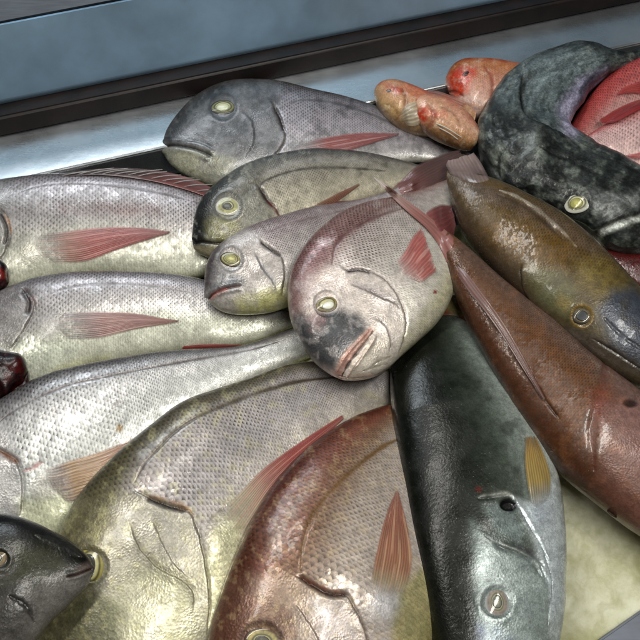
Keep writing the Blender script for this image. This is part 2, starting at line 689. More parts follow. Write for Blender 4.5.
    def mouth(self, pts, w=1.6, col=(.03, .025, .025), lip=.0012, k=.9, gap=5):
        P = spline(pts, 40)
        d, t = dist_line(self.px, P)
        end = sstep(0, .12, 1 - t)
        m = np.exp(-(d / w) ** 2) * end
        ridge = np.exp(-((np.abs(d) - gap) / (gap * .6)) ** 2) * end
        self.disp += lip * ridge - .0022 * m
        self.blend(m, col, k)
        self.scale *= 1 - m

    def socket(self, c, r, depth=.0012, col=(.05, .05, .05), k=.5):
        d = np.linalg.norm(self.px - np.asarray(c), axis=1) / r
        self.disp += -depth * sstep(1.15, .7, d) + .0003 * np.exp(-((d - 1.3) / .2) ** 2) * (.2 + 1.3 * vnoise(self.px[:, 0] / 8, self.px[:, 1] / 8))
        self.blend(np.exp(-((d - 1.08) / .13) ** 2), col, k)
        self.scale *= sstep(1.2, 1.6, d)

    def lobe(self, c, rx, ry, ang, h=.0016, col=None, k=.6):
        x, y = self.px[:, 0] - c[0], self.px[:, 1] - c[1]
        a, b = x * math.cos(ang) - y * math.sin(ang), x * math.sin(ang) + y * math.cos(ang)
        m = sstep(1.3, .35, np.hypot(a / rx, b / ry) + .2 * (fbm(x / 6 + c[0], y / 6, 2) - .5))
        self.disp += h * .5 * m
        self.scale *= 1 - .85 * m
        if col is not None:
            self.blend(m, col, k)

    # ---- parts
    def hit(self, p, keys=()):
        p = np.atleast_2d(p)
        z = np.full(len(p), np.nan)
        nr = np.tile(np.array([0, 0, 1.0]), (len(p), 1))
        for i, q in enumerate(p):
            tgt = at(q, 0.0)[0]
            d = Vector(tgt - CAM).normalized()
            for bv in [self.bvh] + [BVH[k_] for k_ in keys]:
                h = bv.ray_cast(Vector(CAM), d)
                if h[0] is not None and not (h[0].z <= z[i]):
                    z[i] = h[0].z
                    n_ = h[1] if h[1].z > 0 else -h[1]
                    nr[i] = n_
        return z, nr

    def eye(self, c, r, ry=None, ang=0.0, iris=None, rim=None, pupil=None, pr=.48, poff=(0, 0), bulge=.13, lift=.0, pcol2=None, name='eye'):
        ry = ry or r
        z, n = self.hit(c)
        zz = self.zmid if np.isnan(z[0]) else z[0]
        P0 = at(c, zz)[0]
        mm = np.linalg.norm(P0 - CAM) * TAN / 320 * .97
        nz = Vector(n[0] * .65 + np.array([0, 0, .35])).normalized()
        ax = Vector((math.cos(ang), -math.sin(ang), 0))
        ax = (ax - nz * ax.dot(nz)).normalized()
        ay = nz.cross(ax)
        ax, ay, nz = np.array(ax), np.array(ay), np.array(nz)
        iris = np.asarray(iris if iris is not None else S(190, 180, 80))
        rim = np.asarray(rim if rim is not None else S(60, 58, 50))
        pupil = np.asarray(pupil if pupil is not None else S(210, 212, 190))

        def dome(cc, rx_, ry_, hgt, colf, nr_=22, na=56, cut=1.0, up=0.0):
            """a spherical cap; cut < 1 takes only its middle, raised by up"""
            rr = np.linspace(0, 1, nr_)
            aa = np.linspace(0, 2 * math.pi, na, endpoint=False)
            R_, A_ = np.meshgrid(rr, aa, indexing='ij')
            wob = 1 + .05 * np.sin(A_ * 2 + cc[0] * 99) + .03 * np.sin(A_ * 3 + cc[1] * 77)
            Q = R_ * cut
            hz = hgt * np.sqrt(np.clip(1 - Q**2 * .98, 0, 1)) + up * (1 - sstep(.75, 1, R_) * 3)
            P = (cc + ax * (R_ * np.cos(A_) * rx_ * wob)[..., None] + ay * (R_ * np.sin(A_) * ry_ * wob)[..., None]
                 + nz * hz[..., None])
            return P.reshape(-1, 3), grid_faces(nr_, na, True), colf(R_.ravel(), A_.ravel())

        def icol(R_, A_):
            nz_ = fbm(np.cos(A_) * R_ * 6 + c[0], np.sin(A_) * R_ * 6 + c[1], 3)
            st = vnoise(A_ * 9, R_ * 2)
            co = iris[None] * (.3 + .75 * nz_ + .5 * (st - .5))[:, None]
            lo = sstep(.62, .5, R_)[:, None]
            co = co * (1 - lo * .55) + lo * .55 * np.asarray(S(225, 220, 170))[None]
            co = co * (1 - .88 * np.exp(-((R_ - pr - .03) / .08) ** 2))[:, None]
            m_ = sstep(.7, .9, R_)[:, None]
            return co * (1 - m_) + rim[None] * m_

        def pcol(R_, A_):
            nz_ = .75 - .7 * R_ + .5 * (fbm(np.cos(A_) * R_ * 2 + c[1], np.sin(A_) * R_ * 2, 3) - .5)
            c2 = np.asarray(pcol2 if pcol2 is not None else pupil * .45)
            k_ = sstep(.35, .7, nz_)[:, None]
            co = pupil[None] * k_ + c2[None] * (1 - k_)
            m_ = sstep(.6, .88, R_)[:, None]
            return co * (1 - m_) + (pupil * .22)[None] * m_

        base = P0 + nz * (lift - .0006)
        hg = bulge * r * mm
        V, F, cl = dome(base, r * mm, ry * mm, hg, icol)
        e = mesh_obj(name, V, F, M_EYE, self.root, attrs=dict(skin=cl))
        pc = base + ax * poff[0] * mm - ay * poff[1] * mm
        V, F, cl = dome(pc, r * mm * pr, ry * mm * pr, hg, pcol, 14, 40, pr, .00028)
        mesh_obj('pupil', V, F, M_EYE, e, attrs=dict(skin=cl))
        return e

    def fin(self, edge_a, edge_b, cols, rays=14, lift=.0012, over=(), name='pectoral_fin', nt=70, ridge=.0003, zfall=None, streak=.22,
            raise_tip=0.0, light=None, solid=0.0):
        """edge_a and edge_b: the two long edges from root to tip; rays run between them"""
        ns = rays * 5 + 1
        A, B = spline(edge_a, nt), spline(edge_b, nt)
        s = np.linspace(0, 1, ns)
        tb = np.linspace(0, 1, nt)
        G = A[:, None] * (1 - s)[None, :, None] + B[:, None] * s[None, :, None]
        rootw = np.linalg.norm(A[0] - B[0])
        dirv = (A[nt // 3] + B[nt // 3]) / 2 - (A[0] + B[0]) / 2
        dirv = dirv / max(np.linalg.norm(dirv), 1e-6)
        G = G - dirv[None, None] * (rootw * .22 * np.sin(np.pi * s)[None] * np.clip(1 - tb * 5, 0, 1)[:, None])[..., None]
        perp = np.array([-dirv[1], dirv[0]])
        jag = (vnoise(s * rays * 1.7 + edge_a[0][0], s * 0 + edge_a[0][1]) - .5)
        G = G + dirv[None, None] * (min(4.0, np.linalg.norm(A[-1] - A[0]) * .07) * jag[None] * .7 * sstep(.5, 1, tb)[:, None])[..., None]
        wv_ = (vnoise(tb * 3 + edge_a[0][0], tb * 0 + 7) - .5) * min(2.0, rootw * .1, np.linalg.norm(A[-1] - A[0]) * .02)
        G = G + perp[None, None] * (wv_ * sstep(0, .3, tb) * sstep(0, .15, 1 - tb))[:, None, None]
        ii = np.unique(np.r_[np.arange(0, nt, 3), nt - 1])
        jj = np.unique(np.r_[np.arange(0, ns, 4), ns - 1])
        sub = G[np.ix_(ii, jj)]
        zz, _ = self.hit(sub.reshape(-1, 2), over)
        zz = zz.reshape(len(ii), len(jj))
        fb = zfall if zfall is not None else (np.nanmin(zz) if np.isfinite(zz).any() else self.zmid)
        zz = np.where(np.isnan(zz), fb, zz)
        for _ in range(3):
            p = np.pad(zz, 1, 'edge')
            zz = np.maximum(zz, (p[:-2, 1:-1] + p[2:, 1:-1] + p[1:-1, :-2] + p[1:-1, 2:] + zz) / 5)
        tmp = np.stack([np.interp(np.arange(nt), ii, zz[:, k_]) for k_ in range(len(jj))], 1)
        zc = np.stack([np.interp(np.arange(ns), jj, tmp[k_]) for k_ in range(nt)], 0)
        t = np.linspace(0, 1, nt)[:, None]
        rp = np.abs(np.sin(np.pi * rays * s))[None]
        z = zc - .0022 * (1 - sstep(0, .16, t)) + lift * sstep(.05, .4, t) + .0003 + ridge * (1 - rp) * (1 - .5 * t) * sstep(.02, .3, t) + raise_tip * t**2
        ctr_ = np.sin(np.pi * s)[None]
        z = z + .0008 * ctr_
        top = at(G.reshape(-1, 2), z.ravel())
        under = top - np.array([0, 0, .0006])
        tt = np.broadcast_to(t, (nt, ns)).ravel()
        ss = np.broadcast_to(s[None], (nt, ns)).ravel()
        cp = [c_[0] for c_ in cols]
        co = np.stack([np.interp(tt, cp, [c_[1][k_] for c_ in cols]) for k_ in range(3)], -1)
        co = co * .8
        st = vnoise(ss * rays * 3.1 + 5, tt * 2) - .5 + .8 * (fbm(ss * 5 + edge_a[0][0], tt * 6, 3) - .5)
        rv = (1 - np.abs(np.sin(np.pi * rays * ss)))
        co = co * np.clip(1 + streak * (st * 1.6 + rv * .9 - .3), .3, 2)[:, None]
        if light is not None:
            lm = sstep(.62, .8, vnoise(ss * rays * 1.1 + 40, tt * 4 + 3)) * sstep(.05, .2, tt)
            co = co * (1 - lm[:, None] * .6) + np.asarray(light)[None] * lm[:, None] * .6
        gy_ = co.mean(1, keepdims=True)
        co = co * 1.0 + gy_ * .12 + .015
        rr_ = np.abs(np.sin(np.pi * rays * ss))
        al = (.15 + .52 * sstep(.02, .4, tt)) * (.78 + .45 * (1 - rr_)) * (.75 + .5 * fbm(ss * 4 + edge_b[0][0], tt * 5, 3))
        al = al * (1 - .55 * sstep(.72, 1.0, tt) * sstep(.35, .65, vnoise(ss * rays * 1.3 + 3, tt * 2)))
        al = np.maximum(al, solid) * (.25 + .75 * sstep(0, .07, ss) * sstep(0, .07, 1 - ss) if ns > 12 else 1.0)
        al = np.clip(al, 0, 1)
        co = np.c_[co, al]
        Fq = grid_faces(nt, ns)
        n = nt * ns
        per = np.r_[np.arange(ns), np.arange(1, nt) * ns + ns - 1, (nt - 1) * ns + np.arange(ns - 2, -1, -1), np.arange(nt - 2, 0, -1) * ns]
        p2 = np.roll(per, -1)
        side = np.stack([per, p2, p2 + n, per + n], -1)
        F = np.vstack([Fq, Fq[:, ::-1] + n, side])
        return mesh_obj(name, np.vstack([top, under]), F, M_FIN, self.root, attrs=dict(skin=np.vstack([co, co])))


# ------------------------------------------------------------------ counter: steel tray, rail, panel, ice
def steel(name, base, rough, streak=(6, 60, 60), metal=.7):
    m, N, b = new_mat(name)
    tc = N.n('ShaderNodeTexCoord').outputs['Object']
    mp = N.n('ShaderNodeMapping')
    N.l(tc, mp.inputs[0])
    mp.inputs['Rotation'].default_value = (0, 0, -COUNTER_ANG)
    mp.inputs['Scale'].default_value = streak
    s = N.noise(mp.outputs[0], 6, 5, .6)
    c = N.noise(tc, 6, 5, .6)
    N.l(N.mixc(N.remap(c, .25, .75), tuple(base * .68) + (1,), tuple(np.minimum(base * 1.2, .95)) + (1,)), b.inputs['Base Color'])
    b.inputs['Metallic'].default_value = metal
    N.l(N.m('ADD', N.remap(s, .3, .7, rough - .03, rough + .04), N.remap(c, .35, .7, -.05, .1)), b.inputs['Roughness'])
    N.l(N.bump(s, .0002, .12, N.bump(c, .004, .25)), b.inputs['Normal'])
    return m


_a, _b = at((0, 178), .03)[0], at((370, 97), .03)[0]
COUNTER_ANG = math.atan2(_b[1] - _a[1], _b[0] - _a[0])
CU = np.array([math.cos(COUNTER_ANG), math.sin(COUNTER_ANG), 0])
CV = np.array([-CU[1], CU[0], 0])


def prism(profile, x0=-1.2, x1=1.6, n=2):
    """extrude a closed (v, z) profile along the counter direction"""
    V, F = [], []
    k = len(profile)
    for i in range(n):
        x = x0 + (x1 - x0) * i / (n - 1)
        V += [CU * x + CV * v + np.array([0, 0, z]) for v, z in profile]
    for i in range(n - 1):
        for j in range(k):
            F.append((i * k + j, (i + 1) * k + j, (i + 1) * k + (j + 1) % k, i * k + (j + 1) % k))
    F.append(tuple(range(k))[::-1])
    F.append(tuple((n - 1) * k + j for j in range(k)))
    return V, F


def bev(o, w=.0015, seg=2):
    m = o.modifiers.new('bevel', 'BEVEL')
    m.width, m.segments, m.limit_method = w, seg, 'ANGLE'
    return o


def vz(p, z):
    return float(at(p, z)[0] @ CV)


M_STEEL = steel('brushed_steel', S(214, 220, 224), .3, metal=.88)
M_PANEL = steel('blue_grey_steel_panel', S(164, 200, 228), .42, metal=.5)
M_RIM = steel('dull_rim_steel', S(128, 134, 144), .6, metal=.6)
M_DARKSTEEL = steel('dull_dark_steel', S(60, 63, 66), .45)
m, N, b = new_mat('dark_wet_wood')
tc = N.n('ShaderNodeTexCoord').outputs['Object']
n_ = N.noise(tc, 30, 5)
N.l(N.mixc(N.remap(n_, .3, .7), tuple(S(14, 9, 8)) + (1,), tuple(S(32, 20, 17)) + (1,)), b.inputs['Base Color'])
b.inputs['Roughness'].default_value = .5
N.l(N.bump(n_, .002, .5), b.inputs['Normal'])
M_WOOD = m

Z_LEDGE = .05
v_in = vz((185, 143), Z_LEDGE)          # inner edge of the steel ledge
v_rail = vz((185, 99), Z_LEDGE)         # foot of the rail
RAIL_H = .028
v_top = vz((185, 78), Z_LEDGE + RAIL_H)
tray = thing('fish_tray', 'shallow brushed steel tray holding the ice and the pile of fish', 'tray', tuple(CV * v_in))
bev(mesh_obj('back_ledge', *prism([(v_in, .0), (v_in + .004, .0), (v_in + .004, Z_LEDGE - .004), (v_rail + .12, Z_LEDGE - .004), (v_rail + .12, Z_LEDGE), (v_in + .002, Z_LEDGE), (v_in, Z_LEDGE - .002)]),
             M_STEEL, tray, smooth=False))
mesh_obj('tray_floor', *prism([(v_in - 1.3, -.012), (v_in + .02, -.012), (v_in + .02, -.004), (v_in - 1.3, -.004)]), M_DARKSTEEL, tray, smooth=False)
# front rim crossing the near corner of the frame
p0, p1 = at((585, 650), .035)[0], at((648, 606), .035)[0]
dr = (p1 - p0) / np.linalg.norm(p1 - p0)
nr = np.array([dr[1], -dr[0], 0])
Vr, Fr = [], []
prof = [(0, .0), (0, .035), (.05, .035), (.05, .031), (.004, .031), (.004, 0)]
for x in (-.35, .45):
    Vr += [np.array([p0[0], p0[1], 0]) + dr * x + nr * a_ + np.array([0, 0, z_]) for a_, z_ in prof]
k = len(prof)
Fr = [(j, k + j, k + (j + 1) % k, (j + 1) % k) for j in range(k)] + [tuple(range(k))[::-1], tuple(range(k, 2 * k))]
bev(mesh_obj('front_rim', Vr, Fr, M_RIM, tray, smooth=False))

rail = mesh_obj('wooden_rail', *prism([(v_rail, Z_LEDGE + .0005), (v_rail + .003, Z_LEDGE + RAIL_H), (v_top + .05, Z_LEDGE + RAIL_H), (v_top + .05, Z_LEDGE + .0005)]), M_WOOD, smooth=False)
bev(rail, .003, 3)
tag(rail, 'dark brown wooden rail running along the back of the steel tray', 'rail')
Z_P = Z_LEDGE + RAIL_H - .004
v_p0 = vz((185, 72), Z_P)
v_p1 = vz((60, 12), Z_P + .10)
panel = mesh_obj('steel_panel', *prism([(v_p0 + .02, Z_P - .03), (v_p0 + .003, Z_P + .01), (v_p1, Z_P + .10), (v_p1 + .01, Z_P + .09), (v_p0 + .03, Z_P - .03)]), M_PANEL, smooth=False)
bev(panel, .002, 2)
tag(panel, 'blue grey steel panel sloping up behind the wooden rail', 'panel')
back = mesh_obj('counter', *prism([(v_p1 + .02, Z_P + .02), (v_p1 + .012, Z_P + .094), (v_p1 + .7, Z_P + .12), (v_p1 + .7, Z_P + .02)]), M_DARKSTEEL, smooth=False)
tag(back, 'dark steel counter top behind the sloping panel', None, None, 'structure')

# ice bed
nx = ny = 420
gx, gy = np.meshgrid(np.linspace(-.75, .75, nx), np.linspace(-.8, .62, ny), indexing='ij')
P2 = np.stack([gx.ravel(), gy.ravel(), 0 * gx.ravel()], -1)
zi = .010 + .022 * fbm(P2[:, 0] * 16, P2[:, 1] * 16, 3) + .006 * (fbm(P2[:, 0] * 70 + 9, P2[:, 1] * 70, 3))
keep = (P2 @ CV) < v_in - .19 - .05 * (fbm(P2[:, 0] * 9, P2[:, 1] * 9, 3) - .5)
P2[:, 2] = np.where(keep, zi - .008, -.003)
F = grid_faces(nx, ny)
F = F[keep[F].all(1)]
m, N, b = new_mat('slushy_ice')
tc = N.n('ShaderNodeTexCoord').outputs['Object']
c1 = N.noise(tc, 22, 5, .6)
c2 = N.noise(tc, 120, 4, .6)
N.l(N.mixc(N.m('MULTIPLY', N.remap(c1, .3, .6), N.remap(c2, .3, .6, .6, 1.0)), tuple(S(186, 186, 138)) + (1,), tuple(S(228, 228, 200)) + (1,)), b.inputs['Base Color'])
N.l(N.remap(c2, .3, .7, .42, .62), b.inputs['Roughness'])
b.inputs['Subsurface Weight'].default_value = .5
b.inputs['Subsurface Radius'].default_value = (.01, .01, .007)
b.inputs['Subsurface Scale'].default_value = .6
b.inputs['Coat Weight'].default_value = .2
b.inputs['Coat Roughness'].default_value = .3
vr = N.n('ShaderNodeTexVoronoi', feature='SMOOTH_F1')
N.l(tc, vr.inputs['Vector'])
vr.inputs['Scale'].default_value = 75
N.l(N.bump(vr.outputs['Distance'], .0008, .5, N.bump(c2, .0012, .5, N.bump(c1, .006, .5))), b.inputs['Normal'])
ice = mesh_obj('crushed_ice', P2, F, m)
ice.data.validate()
tag(ice, 'bed of slushy yellowish crushed ice under the fish', None, None, 'stuff')


# ------------------------------------------------------------------ the fish
GREY_BREAM = 'silver sea bream on the counter'


def g_(*a):
    return [(v, S(*c)) for v, c in a]


def top_bream(f):
    f.head([(150, 60), (276, 60), (280, 110), (284, 135), (278, 152), (270, 200), (150, 200)], 7, col=S(112, 114, 118), k=.75, metal=.35)
    f.paint([(160, 140), (168, 128), (185, 106), (215, 84), (240, 84), (225, 92), (200, 112), (180, 132), (172, 146)], S(62, 64, 68), 8, .85)
    f.paint([(185, 115), (215, 112), (250, 118), (252, 134), (225, 142), (200, 132)], S(74, 76, 82), 9, .7, noise=.6, ns=9)
    f.paint([(160, 148), (185, 149), (212, 153), (235, 160), (240, 200), (190, 190), (165, 165)], S(170, 168, 150), 6, .75, noise=.25)
    f.paint([(195, 110), (210, 100), (206, 118)], S(150, 152, 155), 5, .5, noise=.7, ns=5)
    f.mottle(S(150, 152, 158), 7, .52, .72, .35)
    f.mottle(S(50, 52, 58), 11, .56, .75, .35, seed=4)
    f.gill([(268, 98), (274, 106), (279, 116), (283, 127), (285, 138), (281, 147), (275, 154), (262, 170)], (240, 120), step=.0014,
           slit=[(275, 109), (279, 117), (283, 129)], slitw=1.7, slitcol=S(48, 36, 34))
    f.fold([(240, 108), (252, 124), (254, 142), (244, 160)], (220, 130), .0009, 8, S(84, 86, 92), .4)
    f.mouth([(163, 147), (172, 145), (184, 146.5), (198, 150), (209, 155), (214, 158)], w=1.3, lip=.0013, gap=4.5)
    f.line([(176, 142), (190, 141), (205, 144), (214, 150)], 1.8, .0006, S(70, 70, 74), .6)
    f.line([(280, 108), (300, 100), (330, 102), (365, 112), (400, 127), (440, 145)], 1.4, .0002, S(66, 62, 66), .6)
    f.socket((223, 107), 12.5, col=S(40, 40, 42))


A = Fish('sea_bream', 'dark headed silver bream lying beside the steel ledge, highest of the whole breams', GREY_BREAM,
         [(163, 148), (164, 140), (168, 130), (176, 118), (190, 103), (207, 91), (225, 84), (250, 81), (280, 83), (315, 91), (350, 99), (385, 111), (415, 126), (445, 142), (480, 158)],
         [(163, 148), (165, 156), (172, 166), (185, 175), (205, 184), (235, 192), (290, 193), (340, 180), (375, 170), (405, 163), (440, 162), (480, 168)],
         [.042, .045, .044, .036, .026], .024, .010, M_SILVER, rows=32, key='A', metal=.5, features=top_bream,
         grad=g_((0, (84, 80, 84)), (.12, (104, 100, 104)), (.24, (144, 138, 146)), (.5, (184, 178, 188)), (.8, (200, 196, 198)), (1, (204, 200, 190))))
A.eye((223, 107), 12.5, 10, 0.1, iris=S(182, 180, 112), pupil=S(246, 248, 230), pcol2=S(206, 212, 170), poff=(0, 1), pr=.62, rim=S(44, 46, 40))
A.fin([(281, 149), (300, 143), (325, 137), (360, 132.5), (398, 133)], [(285, 154), (310, 156), (345, 151), (372, 143), (398, 135)],
      [(0, S(150, 150, 150)), (.22, S(165, 155, 155)), (.4, S(176, 100, 98)), (1, S(160, 84, 84))], rays=11, light=S(210, 170, 168))
A.fin([(338, 154), (360, 153), (385, 158), (405, 163)], [(338, 158), (360, 160), (385, 164), (405, 166)],
      [(0, S(150, 100, 95)), (.5, S(168, 70, 66)), (1, S(150, 70, 66))], rays=6, solid=.75, name='anal_fin', lift=.002, nt=40)


def second_bream(f):
    f.head([(180, 150), (262, 150), (262, 190), (270, 203), (282, 222), (270, 280), (180, 280)], 7, col=S(112, 110, 104), k=.7, metal=.35)
    f.paint([(185, 260), (190, 215), (200, 196), (220, 180), (240, 172), (228, 186), (212, 200), (208, 222), (206, 246)], S(42, 43, 45), 8, .95)
    f.paint([(206, 220), (222, 216), (238, 222), (236, 238), (220, 244), (206, 240)], S(140, 138, 92), 6, .65, noise=.6, ns=6)
    f.mottle(S(176, 174, 166), 5, .55, .7, .4, seed=61)
    f.paint([(240, 200), (256, 190), (266, 204), (270, 226), (250, 236)], S(168, 168, 165), 8, .5, noise=.5)
    f.mottle(S(60, 58, 54), 9, .55, .75, .4, seed=8)
    f.gill([(254, 184), (262, 191), (269, 201), (277, 211), (283, 222), (284, 236)], (235, 205), step=.0014,
           slit=[(261, 190), (266, 199), (272, 205)], slitw=2.2, slitcol=S(40, 22, 20))
    f.line([(266, 199), (272, 205), (279, 216)], 1.6, .0002, S(120, 40, 36), .6)
    f.mouth([(193, 243), (200, 241.5), (210, 242.5), (220, 243), (226, 241)], w=1.6, lip=.001)
    f.paint([(185, 246), (222, 246), (225, 262), (190, 260)], S(168, 160, 138), 3, .8)
    f.line([(258, 190), (263, 182), (275, 176), (292, 171), (315, 168), (345, 168), (385, 171)], 1.8, .0003, S(48, 46, 44), .75)
    f.line([(262, 176), (290, 164), (330, 160), (370, 163)], 4.0, -.0001, S(176, 176, 178), .35)
    f.socket((228, 206), 13, col=S(36, 36, 36))


B = Fish('sea_bream', 'dusky bream with a black forehead, yellowish cheek and a dark stripe along its back', GREY_BREAM,
         [(193, 246), (192, 238), (193, 225), (197, 208), (207, 193), (225, 178), (250, 164), (280, 155), (310, 151), (345, 152), (380, 157), (415, 165), (450, 176)],
         [(193, 246), (196, 251), (206, 256), (225, 263), (255, 262), (290, 246), (320, 228), (345, 214), (375, 202), (400, 193), (430, 187), (450, 184)],
         [.054, .056, .052, .042, .03], .024, .010, M_SILVER, rows=30, key='B', metal=.5, features=second_bream,
         grad=g_((0, (56, 54, 54)), (.14, (84, 82, 82)), (.26, (128, 124, 122)), (.34, (164, 158, 154)), (.6, (190, 184, 172)), (1, (196, 186, 166))))
B.eye((228, 206), 12.5, 11.5, 0, iris=S(200, 196, 130), pupil=S(120, 122, 112), pcol2=S(70, 72, 66), poff=(-.5, .5), pr=.42, rim=S(190, 190, 180))
B.fin([(300, 212), (318, 203), (340, 192), (359, 183)], [(306, 215), (325, 209), (344, 197), (360, 185)],
      [(0, S(120, 92, 72)), (.4, S(140, 84, 56)), (1, S(136, 90, 70))], rays=6, lift=.002)
B.fin([(318, 205), (340, 201), (365, 200), (392, 196)], [(318, 209), (340, 206), (365, 204), (392, 199)],
      [(0, S(90, 30, 28)), (.5, S(120, 46, 40)), (1, S(120, 60, 50))], rays=6, solid=.75, name='anal_fin', lift=.003, nt=40)


def third_bream(f):
    f.head([(190, 220), (258, 232), (268, 248), (281, 256), (286, 272), (283, 300), (270, 330), (190, 330)], 6, col=S(186, 180, 180), k=.8, metal=.5)
    f.paint([(200, 300), (202, 265), (212, 248), (224, 240), (222, 258), (216, 270), (212, 285)], S(76, 66, 70), 7, .85)
    f.paint([(212, 270), (232, 272), (244, 280), (238, 290), (220, 292), (210, 296)], S(104, 108, 118), 7, .85, noise=.35, ns=8)
    f.paint([(236, 300), (262, 292), (284, 286), (296, 300), (280, 320), (240, 320)], S(196, 194, 130), 9, .7, noise=.2)
    f.mottle(S(210, 206, 208), 8, .5, .7, .3, seed=3)
    f.gill([(258, 238), (264, 244), (273, 251), (281, 257), (284, 268), (284, 282), (280, 298)], (245, 268), step=.0013,
           slit=[(262, 243), (270, 249), (279, 255)], slitw=1.6, slitcol=S(46, 30, 30))
    f.fold([(254, 250), (260, 264), (270, 278), (279, 294)], (240, 280), .001, 7, S(116, 118, 124), .5)
    f.mouth([(208, 299), (213, 294), (222, 289.5), (232, 287), (243, 285)], w=1.2, lip=.0011, col=S(92, 52, 50), gap=3.5)
    f.line([(210, 300), (216, 294), (228, 289)], 2.6, -.0003, S(186, 120, 112), .6)
    f.line([(262, 236), (285, 225), (320, 216), (360, 207)], 1.2, .0002, S(120, 100, 104), .5)
    f.socket((231, 259), 11.5, col=S(50, 46, 44))


Cc = Fish('sea_bream', 'small pale bream with a pink mouth, tucked beside the largest pink bream', GREY_BREAM,
          [(207, 295), (205, 286), (205, 276), (207, 264), (213, 252), (226, 241), (250, 228), (280, 217), (310, 209), (340, 204), (370, 198), (392, 190), (412, 181)],
          [(207, 295), (209, 301), (215, 307), (226, 312), (246, 314), (272, 311), (292, 304), (312, 290), (335, 268), (360, 240), (380, 220), (398, 206), (414, 195)],
          [.064, .066, .062, .055, .055], .022, .009, M_FINE, rows=32, key='C', metal=.5, features=third_bream,
          grad=g_((0, (112, 92, 96)), (.12, (146, 126, 130)), (.3, (178, 166, 170)), (.6, (196, 190, 192)), (1, (205, 200, 180))))
Cc.eye((231, 259), 12, 8.5, .25, iris=S(208, 200, 116), pupil=S(226, 220, 150), pcol2=S(160, 156, 90), pr=.6, rim=S(60, 56, 44), poff=(0, 0))
Cc.fin([(392, 189), (402, 179), (415, 166), (432, 157), (458, 150)], [(402, 200), (420, 198), (440, 192), (458, 180), (470, 160)],
       [(0, S(150, 80, 76)), (.15, S(120, 62, 58)), (.5, S(84, 52, 48)), (1, S(70, 48, 46))], rays=14, solid=.9, name='tail_fin', lift=.006, zfall=.055, streak=.25)


def pink_bream(f):
    f.head([(270, 400), (280, 300), (300, 268), (330, 262), (352, 270), (370, 270), (386, 279), (398, 295), (404, 308), (405, 332), (398, 356), (390, 380), (360, 400)], 7,
           col=S(212, 202, 200), k=.75, amt=.75, metal=.5)
    f.paint([(286, 300), (292, 272), (306, 250), (322, 236), (340, 222), (370, 208), (400, 200), (372, 218), (346, 234), (335, 248), (330, 262), (310, 280), (302, 305), (298, 330)], S(126, 84, 86), 9, .7)
    f.paint([(288, 320), (300, 314), (318, 318), (324, 312), (344, 310), (358, 314), (366, 324), (367, 332), (352, 345), (340, 357), (334, 370), (318, 366), (302, 348)], S(76, 78, 84), 6, .93)
    f.paint([(318, 318), (335, 314), (350, 320), (340, 334), (326, 338)], S(100, 104, 110), 6, .7, noise=.8, ns=5)
    f.paint([(306, 318), (318, 312), (328, 318), (322, 330), (310, 332)], S(150, 120, 122), 4, .6, noise=.7, ns=5)
    f.paint([(345, 378), (352, 356), (372, 332), (390, 340), (396, 356), (385, 372), (360, 382)], S(212, 204, 196), 7, .8)
    f.paint([(430, 320), (448, 300), (456, 270), (448, 270), (436, 296), (418, 322), (400, 345)], S(200, 196, 160), 9, .6)
    f.mottle(S(222, 214, 216), 9, .52, .7, .3, seed=6)
    f.gill([(338, 264), (346, 270), (358, 270), (370, 272), (382, 278), (393, 289), (401, 303), (406, 318), (404, 336), (397, 355)], (350, 310), step=.0016, fall=10,
           col=S(92, 76, 76), k=.7, slit=[(349, 271), (360, 270), (369, 272)], slitw=2.0, slitcol=S(30, 22, 22))
    f.fold([(346, 284), (364, 290), (380, 297), (396, 305), (400, 311)], (345, 310), .0013, 8, S(118, 110, 114), .7, 3.2)
    f.line([(352, 283), (372, 289), (394, 299)], 2.6, -.0003, S(212, 204, 206), .4)
    f.fold([(371, 318), (384, 326), (390, 340), (388, 356)], (350, 330), .0009, 8, S(160, 152, 152), .35)
    f.fold([(375, 332), (366, 352), (352, 372)], (372, 366), .0008, 5, S(170, 150, 140), .3)
    f.line([(332, 264), (334, 250), (341, 238), (354, 228), (376, 217), (404, 208)], 2.6, .0005, S(112, 74, 76), .75)
    # pink lips, slightly open
    f.paint([(334, 374), (339, 361), (347, 350), (358, 339), (370, 327), (374, 330), (366, 342), (356, 353), (347, 365), (341, 378)], S(190, 148, 138), 2.6, .85, noise=.3, ns=5)
    f.line([(337, 371), (344, 358), (354, 346), (368, 331)], 2.2, -.0010, S(196, 160, 150), .5)
    f.line([(342, 376), (348, 365), (357, 353), (366, 342), (373, 332)], 1.3, .0022, S(60, 34, 32), .8)
    f.line([(346, 378), (353, 367), (362, 355), (370, 345), (376, 336)], 2.8, -.0014, S(220, 204, 196), .75)
    for a, b in [((362, 372), (388, 364)), ((372, 366), (392, 356))]:
        f.line([a, ((a[0] + b[0]) / 2, (a[1] + b[1]) / 2 - 1), b], 1.2, .0004, S(150, 140, 130), .5)
    f.paint([(434, 290), (437, 291), (436, 294), (433, 293)], S(150, 50, 44), 1.2, .9)
    f.lobe((404, 275), 13, 15, -.6, h=.001, col=S(206, 196, 194))
    f.socket((327, 304), 12.5, col=S(60, 52, 50))


